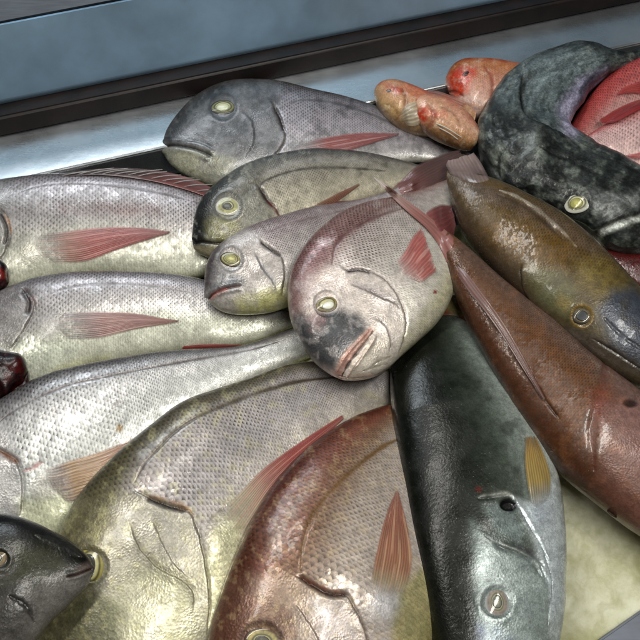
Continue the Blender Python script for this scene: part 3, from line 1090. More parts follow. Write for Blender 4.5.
D = Fish('sea_bream', 'big rosy silver bream with an open pink mouth, lying on top of the pile', GREY_BREAM,
         [(344, 378), (336, 376), (327, 371), (313, 359), (301, 342), (292, 322), (288, 300), (290, 277), (298, 257), (314, 236), (338, 217), (365, 206), (395, 199), (422, 190), (445, 181), (462, 176)],
         [(344, 378), (350, 379.5), (360, 379), (374, 376), (388, 368), (402, 355), (420, 339), (437, 323), (448, 306), (454, 286), (454, 264), (451, 242), (450, 222), (452, 207), (458, 197), (465, 190)],
         [.088, .09, .088, .076, .055], .028, .010, M_FINE, rows=39, key='D', metal=.5, features=pink_bream, q=.72,
         grad=g_((0, (122, 84, 82)), (.1, (148, 112, 110)), (.24, (178, 154, 152)), (.36, (202, 190, 190)), (.6, (214, 208, 206)), (.85, (218, 213, 204)), (1, (206, 200, 174))))
D.eye((327, 304), 12.5, 9.5, -.2, iris=S(190, 176, 110), pupil=S(250, 250, 240), pcol2=S(225, 225, 205), pr=.6, rim=S(96, 80, 60), poff=(1, 2))  # off-centre white pupil colour paints in the glare on this eye
D.fin([(393, 264), (402, 254), (411, 240), (421, 226)], [(417, 284), (424, 280), (432, 275), (437, 270)],
      [(0, S(196, 178, 176)), (.25, S(200, 130, 122)), (.6, S(196, 106, 98)), (1, S(186, 92, 84))], rays=13, lift=.003, light=S(214, 160, 150), nt=50)
D.fin([(424, 214), (432, 208), (442, 204), (452, 206)], [(436, 236), (444, 240), (452, 239), (456, 226)],
      [(0, S(150, 80, 76)), (.4, S(120, 48, 46)), (1, S(96, 40, 38))], rays=8, solid=.75, name='anal_fin', lift=.006, zfall=.075, nt=30)


def left_top(f):
    f.head([(-90, 150), (4, 176), (10, 200), (12, 222), (11, 240), (4, 262), (0, 300), (-90, 300)], 9, col=S(150, 148, 148), k=.6, metal=.6)
    f.paint([(-10, 178), (20, 180), (40, 192), (30, 215), (14, 222), (-10, 215)], S(150, 146, 148), 10, .6, noise=.4)
    f.gill([(-6, 205), (2, 212), (7, 221), (9, 232), (7, 244), (2, 256), (-6, 268)], (-30, 235), step=.0016, col=S(60, 48, 42), slit=[(0, 214), (5, 223), (7, 233), (5, 243)], slitw=2.4, slitcol=S(60, 50, 46))
    f.line([(3, 212), (9, 222), (11, 233)], 1.4, -.0005, S(190, 150, 120), .7)
    f.line([(10, 196), (35, 187), (70, 183), (120, 186), (170, 195), (200, 203)], 1.3, .0002, S(84, 76, 78), .6)
    f.paint([(60, 205), (110, 204), (160, 206), (160, 216), (100, 216), (60, 214)], S(150, 116, 114), 7, .45, noise=.5)
    f.lobe((34, 249), 17, 14, -.1, col=S(190, 186, 182))


E = Fish('sea_bream', 'silver bream with a raised spiny back fin and a red side fin', GREY_BREAM,
         [(-80, 245), (-76, 228), (-60, 208), (-36, 192), (0, 181), (30, 177), (60, 175), (100, 174), (140, 178), (180, 187), (215, 197), (250, 210), (290, 226)],
         [(-80, 245), (-74, 262), (-58, 282), (-30, 294), (5, 296), (30, 288), (60, 281), (95, 277), (130, 278), (170, 280), (206, 276), (245, 262), (290, 241)],
         [.034, .034, .034, .03, .02], .023, .012, M_SILVER, rows=23, key='E', metal=.6, features=left_top,
         grad=g_((0, (88, 84, 88)), (.12, (122, 116, 122)), (.25, (168, 160, 166)), (.5, (190, 184, 186)), (.66, (206, 204, 196)), (.85, (214, 214, 202)), (1, (206, 206, 172))))
E.fin([(24, 236), (50, 233), (100, 227), (140, 227), (169, 231)], [(33, 262), (60, 263), (85, 261), (115, 250), (145, 240), (169, 233)],
      [(0, S(176, 172, 170)), (.15, S(160, 150, 146)), (.28, S(186, 130, 112)), (.45, S(184, 76, 70)), (.8, S(168, 66, 62)), (1, S(170, 90, 86))], rays=16, light=S(220, 150, 140))
_db = [(40, 177), (70, 176), (100, 175.5), (130, 178), (160, 183), (190, 191), (212, 198)]
_dt = [(60, 172), (90, 169.5), (120, 168.5), (150, 170), (178, 175), (200, 182), (218, 191)]
E.fin(_db, _dt, [(0, S(96, 88, 90)), (.5, S(104, 84, 84)), (.72, S(140, 74, 68)), (1, S(130, 66, 60))], rays=2, solid=.7, name='dorsal_fin', lift=.003, zfall=.042, light=S(150, 130, 126))
for k in range(12):
    t = .12 + .84 * k / 11
    b0 = spline(_db, 80)[int(t * 72)]
    t0 = spline(_dt, 80)[int(min(79, t * 72 + 9))] + np.array([4 + 3 * (k % 3), 1.2 - 2.2 * ((k * 7) % 4) / 3])
    E.fin([b0 + [-.3, 0], (b0 + t0) / 2 + [-.4, -1.6], t0], [b0 + [.7, .6], (b0 + t0) / 2 + [.3, -.7], t0 + [.3, .3]],
          [(0, S(140, 132, 132)), (1, S(206, 200, 196))], rays=1, solid=.9, name='fin_spine', lift=.004, zfall=.047, nt=14, ridge=0, streak=0)


def left_second(f):
    f.head([(-90, 270), (22, 285), (30, 296), (34, 306), (31, 316), (22, 334), (10, 354), (0, 400), (-90, 420)], 7, col=S(150, 146, 148), k=.7, metal=.6)
    f.paint([(-10, 300), (20, 285), (60, 275), (60, 282), (24, 296), (0, 318)], S(120, 114, 116), 8, .5)
    f.gill([(20, 286), (28, 295), (33, 304), (33, 312), (27, 323), (18, 338), (8, 354)], (0, 320), step=.0018, fall=11, col=S(90, 84, 84), slit=[(24, 292), (29, 301), (28, 311)], slitw=3.2, slitcol=S(52, 32, 30))
    f.line([(30, 296), (35, 300), (36, 308)], 2, -.0005, S(150, 100, 90), .4)
    f.line([(38, 300), (60, 290), (100, 284), (150, 286), (200, 294)], 1.2, .0002, S(110, 104, 108), .5)
    f.lobe((50, 327), 16, 15, -.1, col=S(160, 156, 158))
    f.paint([(40, 385), (60, 366), (110, 356), (110, 376), (50, 400)], S(206, 204, 150), 8, .6)
    f.paint([(20, 345), (50, 342), (80, 345), (60, 365), (30, 372)], S(206, 210, 200), 9, .6)


Fx = Fish('sea_bream', 'silver bream with a long greyish pink fin on a cream belly, above a red snout', GREY_BREAM,
          [(-75, 352), (-72, 336), (-58, 318), (-30, 304), (0, 292), (18, 284), (45, 276.5), (85, 272.5), (130, 272), (175, 275), (212, 283), (245, 296), (275, 308), (310, 315)],
          [(-75, 352), (-68, 370), (-50, 388), (-20, 400), (20, 398), (50, 389), (90, 373), (130, 362), (165, 355), (200, 350), (235, 347), (262, 340), (285, 330), (310, 322)],
          [.038, .04, .04, .034, .02], .024, .012, M_SILVER, rows=24, key='F', metal=.6, features=left_second,
          grad=g_((0, (96, 92, 96)), (.14, (140, 134, 140)), (.28, (184, 178, 184)), (.48, (204, 200, 202)), (.58, (214, 214, 206)), (.85, (216, 216, 204)), (1, (206, 205, 172))))
Fx.fin([(42, 316), (60, 313), (95, 312), (135, 314), (178, 320)], [(54, 340), (75, 340), (100, 338), (130, 331), (155, 326), (178, 321.5)],
       [(0, S(150, 146, 146)), (.2, S(160, 150, 148)), (.45, S(186, 134, 126)), (.8, S(176, 120, 114)), (1, S(170, 100, 96))], rays=15, light=S(214, 176, 168))
Fx.fin([(178, 346.5), (200, 344.5), (222, 344), (242, 344.5)], [(178, 350), (200, 350), (222, 350), (242, 348)],
       [(0, S(150, 40, 40)), (.5, S(165, 50, 48)), (1, S(140, 50, 46))], rays=3, solid=.75, name='anal_fin', lift=.011, nt=40)


def left_third(f):
    f.head([(-90, 400), (-5, 410), (8, 436), (18, 458), (22, 480), (22, 520), (10, 570), (-90, 570)], 7, col=S(168, 164, 168), k=.6, metal=.6)
    f.gill([(-8, 446), (4, 453), (14, 459), (20, 472), (22, 492), (20, 520)], (-15, 490), step=.0017, fall=10, col=S(110, 104, 104), slit=[(-6, 450), (6, 455), (15, 461)], slitw=3.2, slitcol=S(120, 74, 34))
    f.line([(-10, 430), (0, 421), (14, 411), (32, 401), (70, 385), (110, 376), (160, 366), (205, 358), (250, 350), (290, 338)], 1.7, .0004, S(92, 80, 82), .75)
    f.paint([(20, 500), (60, 492), (90, 500), (70, 540), (20, 560)], S(206, 208, 176), 10, .6)
    f.line([(22, 471), (32, 468), (42, 462)], 2.2, .0002, S(170, 90, 90), .6)
    f.lobe((48, 484), 20, 16, .4, col=S(186, 182, 178))
    f.paint([(118, 424), (123, 426), (121, 432), (116, 431)], S(170, 140, 90), 2, .8)
    f.paint([(115, 399), (121, 401), (120, 408), (113, 406)], S(140, 136, 140), 2.5, .6)


G = Fish('sea_bream', 'long bright silver bream with a yellowish fin and thin tail under the pink bream', GREY_BREAM,
         [(-85, 500), (-82, 478), (-66, 450), (-36, 424), (0, 401), (37, 379), (75, 367), (112, 360), (160, 352), (210, 349), (240, 346), (270, 337), (300, 326), (330, 318)],
         [(-85, 500), (-80, 525), (-60, 552), (-20, 572), (25, 568), (70, 545), (110, 512), (150, 472), (190, 430), (225, 400), (255, 381), (285, 367), (315, 356), (340, 348)],
         [.05, .054, .05, .036, .02], .028, .014, M_SILVER, rows=28, key='G', metal=.65, features=left_third,
         grad=g_((0, (92, 88, 90)), (.13, (116, 112, 116)), (.2, (150, 146, 150)), (.32, (206, 204, 208)), (.55, (216, 216, 218)), (.8, (214, 212, 208)), (1, (208, 208, 180))))
G.fin([(34, 470), (60, 464), (95, 453), (130, 439), (142, 433)], [(58, 497), (70, 503), (84, 500), (105, 492), (125, 470)],
      [(0, S(166, 160, 156)), (.2, S(150, 120, 110)), (.3, S(200, 160, 110)), (.6, S(204, 158, 112)), (1, S(180, 110, 96))], rays=14, light=S(220, 190, 150))


def big_bream(f):
    f.head([(0, 760), (20, 560), (60, 500), (110, 490), (145, 496), (168, 506), (190, 512), (197, 530), (205, 560), (208, 590), (215, 640), (190, 760)], 10, amt=.85,
           col=S(190, 186, 162), k=.5, metal=.7)
    f.paint([(30, 680), (50, 560), (75, 508), (100, 476), (130, 448), (128, 470), (118, 500), (108, 530), (100, 560), (84, 620), (60, 700)], S(112, 106, 78), 12, .75)
    f.paint([(100, 610), (130, 570), (160, 560), (190, 580), (200, 620), (190, 690), (110, 700)], S(212, 210, 186), 14, .65, noise=.35)
    f.paint([(205, 560), (215, 530), (240, 520), (244, 560), (225, 620), (210, 640)], S(212, 210, 172), 8, .6)
    f.paint([(64, 600), (100, 590), (124, 610), (120, 660), (70, 680)], S(112, 112, 86), 9, .65, noise=.4)
    f.paint([(112, 505), (150, 504), (178, 520), (190, 560), (176, 566), (150, 540), (124, 530)], S(176, 172, 170), 9, .6, noise=.3)
    f.mottle(S(206, 200, 160), 8, .55, .72, .3, seed=2)
    f.gill([(130, 488), (144, 496), (160, 503), (176, 508), (189, 513), (195, 526), (202, 550), (207, 578), (209, 606), (206, 640)], (140, 570), step=.0022, fall=12, col=S(110, 100, 78), k=.6,
           slit=[(150, 500), (160, 504), (172, 508), (183, 510)], slitw=3.0, slitcol=S(40, 28, 20))
    f.line([(146, 495), (166, 500), (186, 507), (193, 514)], 2.4, -.0002, S(160, 122, 78), .6)
    f.fold([(128, 516), (136, 540), (150, 562), (172, 576), (187, 584), (193, 596), (192, 616)], (110, 600), .0018, 13, S(130, 124, 104), .5, 3)
    f.fold([(150, 512), (160, 540), (176, 566), (196, 584)], (130, 580), .0008, 10, S(150, 144, 136), .35, 4)
    f.line([(135, 482), (143, 466), (160, 447), (184, 425), (220, 407), (260, 392), (300, 381), (345, 376)], 2.2, .0005, S(80, 68, 50), .85)
    f.line([(210, 520), (216, 514), (226, 506)], 1.5, .0004, S(120, 110, 90), .6)
    f.lobe((226, 532), 22, 17, .9, col=S(206, 203, 180))
    f.socket((90, 566), 17, col=S(90, 84, 50))


H = Fish('sea_bream', 'largest olive backed bream with a yellow cheek and bright yellow eye', GREY_BREAM,
         [(48, 735), (36, 715), (30, 685), (32, 650), (38, 612), (46, 575), (57, 540), (72, 506), (92, 480), (122, 450), (150, 427), (180, 405), (215, 391), (250, 379), (285, 367), (320, 362), (355, 364), (390, 371), (420, 376)],
         [(48, 735), (75, 750), (115, 752), (155, 740), (195, 710), (230, 665), (255, 620), (272, 575), (290, 535), (312, 495), (335, 462), (358, 438), (378, 420), (398, 405), (425, 396)],
         [.062, .066, .064, .048, .024], .038, .016, M_SILVER, rows=34, key='H', metal=.55, features=big_bream,
         grad=g_((0, (74, 66, 46)), (.12, (100, 92, 74)), (.2, (124, 116, 104)), (.27, (168, 160, 160)), (.45, (186, 180, 184)), (.68, (200, 192, 186)), (.85, (210, 207, 190)), (1, (202, 199, 168))))
H.eye((90, 566), 15, 23, -.25, iris=S(196, 182, 76), pupil=S(90, 88, 66), pcol2=S(40, 40, 34), pr=.6, rim=S(120, 112, 56), bulge=.1, poff=(-2, 0))
H.fin([(212, 517), (230, 502), (262, 469), (300, 441), (342, 415)], [(240, 552), (252, 530), (272, 495), (305, 456), (344, 419)],
      [(0, S(204, 200, 160)), (.25, S(200, 180, 146)), (.42, S(186, 120, 104)), (.6, S(176, 74, 66)), (1, S(170, 66, 60))], rays=15, light=S(214, 150, 134))


def brown_bream(f):
    f.head([(200, 760), (205, 590), (240, 575), (285, 572), (305, 580), (318, 590), (334, 597), (350, 600), (360, 620), (368, 650), (360, 760)], 9, amt=.85,
           col=S(186, 172, 162), k=.5, metal=.6)
    f.paint([(205, 640), (212, 600), (228, 560), (250, 520), (270, 510), (262, 545), (250, 590), (240, 640), (230, 680)], S(104, 62, 44), 11, .8)
    f.paint([(230, 600), (262, 600), (290, 610), (300, 640), (230, 650)], S(120, 84, 70), 8, .6, noise=.5)
    f.paint([(310, 600), (340, 602), (355, 620), (362, 650), (320, 650)], S(186, 178, 180), 8, .7)
    f.paint([(398, 590), (430, 560), (440, 620), (425, 700), (395, 700), (392, 620)], S(170, 164, 110), 7, .7)
    f.paint([(250, 520), (280, 500), (318, 470), (312, 500), (296, 530), (270, 560), (250, 560)], S(140, 106, 94), 9, .5, noise=.5)
    f.paint([(268, 545), (275, 520), (300, 492), (318, 470), (322, 474), (306, 500), (290, 525), (278, 555)], S(196, 186, 182), 6, .55, noise=.7, ns=5)
    f.mottle(S(206, 186, 150), 6, .55, .72, .25, seed=9)
    f.gill([(292, 574), (303, 580), (317, 588), (332, 595), (346, 596), (354, 608), (362, 624), (368, 645), (370, 670)], (310, 640), step=.002, fall=11, col=S(110, 90, 84), k=.7,
           slit=[(303, 579), (316, 588), (330, 595), (344, 595)], slitw=2.8, slitcol=S(64, 34, 24))
    f.line([(301, 576), (315, 583), (331, 590), (347, 592)], 2.2, -.0002, S(160, 108, 90), .6)
    f.fold([(290, 600), (304, 616), (318, 640), (322, 670)], (270, 640), .001, 9, S(140, 120, 112), .4)
    f.line([(300, 572), (301, 556), (305, 535), (313, 515), (326, 497), (342, 480), (362, 462), (384, 446), (405, 436)], 3, .0004, S(126, 98, 62), .85)
    f.lobe((384, 604), 20, 19, 1.3, col=S(200, 200, 208))
    f.socket((262, 642), 19, col=S(60, 40, 34))


I = Fish('sea_bream', 'reddish brown bream with an orange side fin, between olive bream and dark green fish', GREY_BREAM,
         [(250, 745), (228, 728), (212, 700), (206, 665), (210, 632), (219, 600), (232, 562), (250, 522), (272, 487), (302, 453), (336, 428), (370, 411), (400, 402), (425, 400)],
         [(250, 745), (280, 758), (325, 758), (370, 738), (405, 700), (428, 655), (438, 610), (438, 565), (434, 520), (428, 480), (424, 450), (424, 430), (430, 415)],
         [.07, .076, .074, .056, .03], .038, .014, M_BROWN, rows=33, key='I', metal=.45, features=brown_bream,
         grad=g_((0, (86, 44, 30)), (.14, (110, 62, 46)), (.26, (140, 94, 80)), (.36, (150, 124, 108)), (.46, (184, 172, 166)), (.7, (196, 186, 184)), (.9, (196, 186, 160)), (1, (180, 170, 110))))
I.eye((262, 642), 17, 14, 0, iris=S(206, 190, 120), pupil=S(120, 116, 100), rim=S(70, 44, 30))
I.fin([(368, 598), (372, 575), (381, 535), (390, 505), (396, 491)], [(398, 604), (408, 585), (413, 560), (408, 525), (398, 492)],
      [(0, S(190, 190, 200)), (.18, S(180, 160, 120)), (.3, S(176, 120, 84)), (.7, S(170, 104, 78)), (1, S(160, 96, 76))], rays=15, light=S(214, 170, 130), over=())


def green_fish(f):
    f.scale *= .25
    f.head([(400, 720), (440, 560), (470, 500), (480, 498), (512, 497), (522, 515), (535, 537), (547, 570), (570, 720)], 10, amt=1.0)
    f.paint([(388, 340), (430, 325), (442, 400), (450, 480), (468, 560), (484, 640), (480, 700), (420, 690), (396, 500)], S(38, 44, 38), 22, .85)
    f.paint([(470, 520), (500, 545), (530, 560), (545, 580), (548, 640), (520, 690), (480, 680), (476, 610)], S(160, 176, 182), 9, .75, noise=.35, ns=10)
    f.paint([(520, 500), (536, 505), (556, 480), (566, 540), (560, 610), (550, 640), (548, 580), (536, 540)], S(196, 204, 214), 7, .8)
    f.paint([(488, 505), (512, 505), (526, 530), (520, 545), (495, 530)], S(128, 140, 146), 6, .6)
    f.mottle(S(84, 92, 86), 22, .55, .8, .25, seed=12)
    f.mottle(S(24, 28, 26), 14, .52, .75, .35, seed=15)
    f.paint([(478, 625), (500, 628), (520, 640), (510, 670), (480, 660)], S(70, 84, 120), 8, .5, noise=.6)
    f.gill([(474, 500), (482, 500), (498, 498), (512, 498), (520, 510), (528, 524), (537, 540), (546, 560), (551, 585), (548, 615)], (500, 560), step=.002, fall=12, col=S(90, 98, 104), k=.6, w=2)
    f.line([(478, 497), (492, 495), (508, 494), (518, 500)], 3, -.0010, S(176, 182, 184), .7)
    f.line([(512, 495), (524, 512), (536, 532), (550, 560)], 2.5, -.0012, S(196, 204, 210), .6)
    d = np.hypot((f.px[:, 0] - 509) / 9, (f.px[:, 1] - 505) / 6)
    f.blend(sstep(1.15, .8, d), S(14, 14, 14), .95)
    f.disp -= .004 * sstep(1.2, .6, d)
    f.metal *= 1 - sstep(1.2, .8, d)
    f.paint([(476, 486), (482, 488), (480, 493), (475, 491)], S(130, 60, 48), 2, .8)
    f.line([(480, 531), (492, 541), (504, 546), (516, 550), (528, 556)], 2, -.001, S(196, 202, 206), .7)
    f.line([(484, 535), (500, 546), (516, 552), (532, 562), (542, 578)], 2.2, .0014, S(84, 92, 98), .75)
    f.line([(512, 543), (524, 549), (536, 557), (543, 566)], 3.2, .0012, S(80, 78, 88), .75)
    f.line([(540, 565), (548, 590), (548, 625)], 2, .0008, S(120, 134, 144), .5)
    f.col = f.col * (.68 + .5 * sstep(.42, .68, f.v))[:, None] * np.array([1.06, 1.0, .94])
    ck = f.paint([(480, 536), (500, 549), (530, 560), (545, 580), (549, 640), (524, 690), (490, 680), (482, 630), (476, 570)], S(172, 180, 182), 9, .85, noise=.25, ns=9)
    bl = f.paint([(514, 498), (530, 505), (552, 480), (566, 520), (566, 590), (556, 650), (549, 590), (536, 545)], S(206, 214, 222), 6, .8, noise=.1)
    f.paint([(482, 505), (508, 503), (524, 530), (520, 546), (498, 536)], S(140, 150, 152), 6, .6, noise=.3)
    f.paint([(478, 625), (500, 628), (516, 645), (500, 668), (478, 655)], S(60, 76, 116), 8, .5, noise=.6)
    f.metal = np.clip(f.metal + .55 * ck + .5 * bl, 0, 1)
    hole = sstep(1.15, .8, d + .25 * (fbm(f.px[:, 0] / 4, f.px[:, 1] / 4, 2) - .5))
    f.blend(hole, S(12, 12, 12), .95)
    f.metal *= 1 - hole
    f.lobe((541, 514), 17, 15, 1.2, col=S(196, 202, 214))
    f.socket((497, 602), 15, col=S(110, 116, 118), k=.5)


J = Fish('amberjack', 'smooth dark green fish with a silver cheek and a yellow side fin, lying head down', None,
         [(505, 740), (480, 728), (458, 705), (442, 675), (432, 642), (424, 608), (415, 570), (407, 530), (400, 480), (394, 430), (391, 395), (391, 368), (397, 346), (410, 334), (428, 326)],
         [(505, 740), (530, 725), (546, 695), (556, 655), (562, 615), (564, 575), (564, 535), (561, 502), (554, 470), (540, 434), (521, 402), (501, 372), (482, 345), (466, 326), (450, 315)],
         [.066, .066, .064, .058, .034], .035, .008, M_DARK, rows=44, key='J', metal=.3, features=green_fish,
         grad=g_((0, (22, 27, 22)), (.2, (34, 40, 34)), (.4, (50, 58, 52)), (.55, (84, 94, 90)), (.7, (136, 146, 148)), (.85, (180, 188, 192)), (1, (204, 206, 200))))
J.eye((497, 602), 11.5, 17, .12, iris=S(150, 136, 122), pupil=S(150, 150, 120), pcol2=S(90, 96, 80), pr=.45, rim=S(150, 154, 154), bulge=.14)
J.fin([(534, 514), (529, 495), (526, 470), (525, 436)], [(546, 506), (551, 488), (549, 466), (537, 437)],
      [(0, S(190, 196, 206)), (.2, S(176, 170, 150)), (.4, S(184, 156, 76)), (.8, S(180, 144, 62)), (1, S(140, 108, 54))], rays=10, lift=.003)


def red_back(f):
    f.head([(600, 340), (640, 380), (760, 430), (760, 600), (600, 560), (590, 500), (604, 440), (610, 400)], 14, amt=.8, col=S(128, 84, 80), k=.7)
    f.paint([(460, 232), (500, 270), (560, 318), (640, 382), (700, 430), (640, 410), (590, 375), (540, 330), (490, 285), (450, 250)], S(118, 92, 92), 9, .6)  # greyed lavender strip paints in the lit highlight along the upper edge
    f.paint([(590, 392), (606, 388), (612, 405), (600, 425), (592, 410)], S(150, 70, 62), 9, .5, noise=.3)
    f.paint([(600, 400), (640, 400), (660, 440), (640, 470), (610, 440)], S(150, 110, 112), 10, .6, noise=.4)
    f.paint([(440, 260), (470, 330), (530, 432), (600, 505), (640, 535), (610, 490), (560, 430), (510, 360), (470, 290), (452, 255)], S(92, 52, 38), 12, .6)
    f.mottle(S(150, 96, 72), 12, .55, .75, .3, seed=5)
    f.line([(500, 324), (509, 339), (519, 356), (531, 377), (544, 398), (560, 420)], 2.0, .0012, S(70, 44, 36), .8)
    f.line([(455, 262), (470, 285), (486, 305), (500, 324)], 2.4, .0006, S(80, 46, 40), .6)
    f.col = f.col * np.array([1.12, 1.42, 1.36])
    f.line([(605, 350), (604, 375), (598, 400), (592, 430), (594, 470)], 5, .0008, S(110, 60, 50), .4)
    d = np.hypot((f.px[:, 0] - 631) / 8, (f.px[:, 1] - 403) / 4.5)
    f.blend(sstep(1.3, .5, d), S(50, 36, 36), .8)
    f.disp -= .0012 * sstep(1.2, .6, d)


K = Fish('fish', 'reddish brown fish seen from its back, beside the golden olive one', None,
         [(448, 233), (458, 240), (477, 257), (500, 279), (520, 296), (550, 319), (585, 352), (609, 371), (640, 394), (675, 422), (710, 455), (738, 495), (748, 530), (745, 552)][::-1],
         [(441, 244), (444, 258), (452, 284), (466, 318), (484, 353), (500, 382), (516, 409), (540, 444), (563, 474), (598, 503), (638, 533), (680, 556), (715, 564), (745, 552)][::-1],
         [.062, .072, .078, .082, .092], .033, .004, M_BROWN, rows=30, key='K', metal=.2, features=red_back, q=.85,
         grad=g_((0, (112, 88, 84)), (.15, (122, 86, 74)), (.4, (122, 80, 60)), (.7, (112, 70, 50)), (1, (76, 48, 36))))
K.eye((612, 514), 8, 5, -.6, iris=S(120, 112, 84), pupil=S(40, 44, 36), pcol2=S(60, 66, 50), rim=S(60, 50, 40), pr=.6)
K.fin([(462, 247), (449, 233), (436, 222), (415, 205), (395, 190), (374, 177)], [(446, 262), (439, 246), (428, 230), (408, 211), (390, 194), (374, 178.5)],
      [(0, S(150, 90, 82)), (.5, S(170, 110, 100)), (.8, S(190, 160, 150)), (1, S(205, 195, 185))], rays=4, solid=.9, name='tail_fin', lift=.004, zfall=.1, over=('D', 'C'), nt=60)
K.fin([(454, 256), (472, 279), (490, 303), (506, 327), (522, 355), (546, 399)], [(450, 262), (466, 288), (484, 310), (500, 333), (517, 360), (544, 401)],
      [(0, S(130, 84, 76)), (.5, S(140, 104, 92)), (1, S(110, 70, 60))], rays=3, solid=.7, name='dorsal_fin', lift=.004, nt=60, light=S(190, 170, 160))


def olive_fish(f):
    f.head([(520, 262), (545, 262), (580, 268), (640, 270), (720, 340), (700, 420), (590, 370), (540, 330), (528, 300)], 10, amt=.7, col=S(108, 98, 66), k=.6, metal=.3)
    f.paint([(447, 170), (500, 188), (560, 216), (605, 254), (600, 262), (556, 236), (505, 208), (455, 190)], S(120, 104, 92), 7, .75)
    f.paint([(478, 225), (530, 218), (570, 236), (590, 258), (560, 270), (520, 262), (490, 246)], S(122, 92, 40), 12, .6, noise=.35, ns=14)
    f.paint([(575, 262), (600, 252), (622, 276), (628, 292), (612, 300), (594, 292), (578, 280)], S(146, 128, 74), 10, .65, noise=.6, ns=8)
    f.paint([(612, 290), (634, 286), (680, 330), (690, 390), (640, 370), (610, 345), (598, 310)], S(76, 82, 92), 9, .9)
    f.paint([(570, 325), (600, 335), (640, 365), (640, 385), (600, 362), (560, 335)], S(100, 90, 84), 8, .6, noise=.4)
    f.paint([(530, 268), (560, 272), (575, 290), (570, 318), (545, 310), (530, 295)], S(118, 116, 84), 8, .7, noise=.3)
    f.paint([(455, 200), (470, 240), (510, 285), (560, 330), (550, 312), (500, 262), (470, 215)], S(84, 68, 52), 8, .6)
    f.paint([(560, 292), (572, 302), (566, 312), (556, 304)], S(150, 130, 70), 5, .6)
    f.mottle(S(80, 66, 38), 12, .54, .74, .35, seed=7)
    f.col = f.col * np.array([1.04, 1.08, 1.25])
    f.gill([(524, 262), (521, 272), (523, 285), (529, 300), (540, 315), (556, 328)], (570, 300), step=.0015, fall=9, col=S(70, 60, 42), k=.6)
    f.line([(500, 190), (520, 198), (538, 210), (552, 222), (565, 234), (577, 247)], 1.8, -.0012, S(176, 168, 160), .7)
    f.line([(497, 194), (517, 202), (535, 214), (550, 227), (563, 240)], 2.2, .0006, S(70, 58, 44), .7)
    f.line([(604, 318), (614, 328), (628, 340), (646, 352)], 2, .0008, S(60, 60, 60), .5)
    f.line([(592, 338), (612, 350), (636, 366), (650, 374)], 1.6, .001, S(46, 40, 38), .7)
    f.socket((582, 316), 10, col=S(150, 120, 40), k=.6)


L = Fish('fish', 'golden olive fish with a dark blue snout, lying over the brown red fish', None,
         [(449, 172), (470, 175), (490, 181), (512, 190), (536, 202), (560, 216), (585, 235), (606, 255), (622, 272), (642, 294), (662, 318), (676, 342), (682, 365), (680, 380)][::-1],
         [(449, 188), (452, 204), (460, 229), (476, 252), (500, 278), (522, 299), (546, 320), (571, 342), (600, 364), (626, 380), (648, 389), (665, 391), (675, 388), (680, 380)][::-1],
         [.088, .094, .096, .09, .076], .032, .008, M_BROWN, rows=28, key='L', metal=.35, features=olive_fish, q=.78,
         grad=g_((0, (112, 98, 88)), (.18, (104, 88, 62)), (.35, (120, 96, 50)), (.55, (120, 98, 60)), (.75, (104, 86, 62)), (1, (76, 62, 48))))
L.eye((582, 316), 9, 8, 0, iris=S(150, 124, 56), pupil=S(22, 26, 26), pcol2=S(30, 40, 46), rim=S(50, 44, 30), pr=.74, bulge=.18)
L.fin([(492, 183), (486, 172), (479, 160), (474, 153)], [(451, 176), (448, 170), (446, 165), (447, 161)],
      [(0, S(120, 100, 92)), (.5, S(130, 108, 104)), (1, S(150, 130, 126))], rays=10, solid=.9, name='tail_fin', lift=.003, zfall=.078, nt=30)


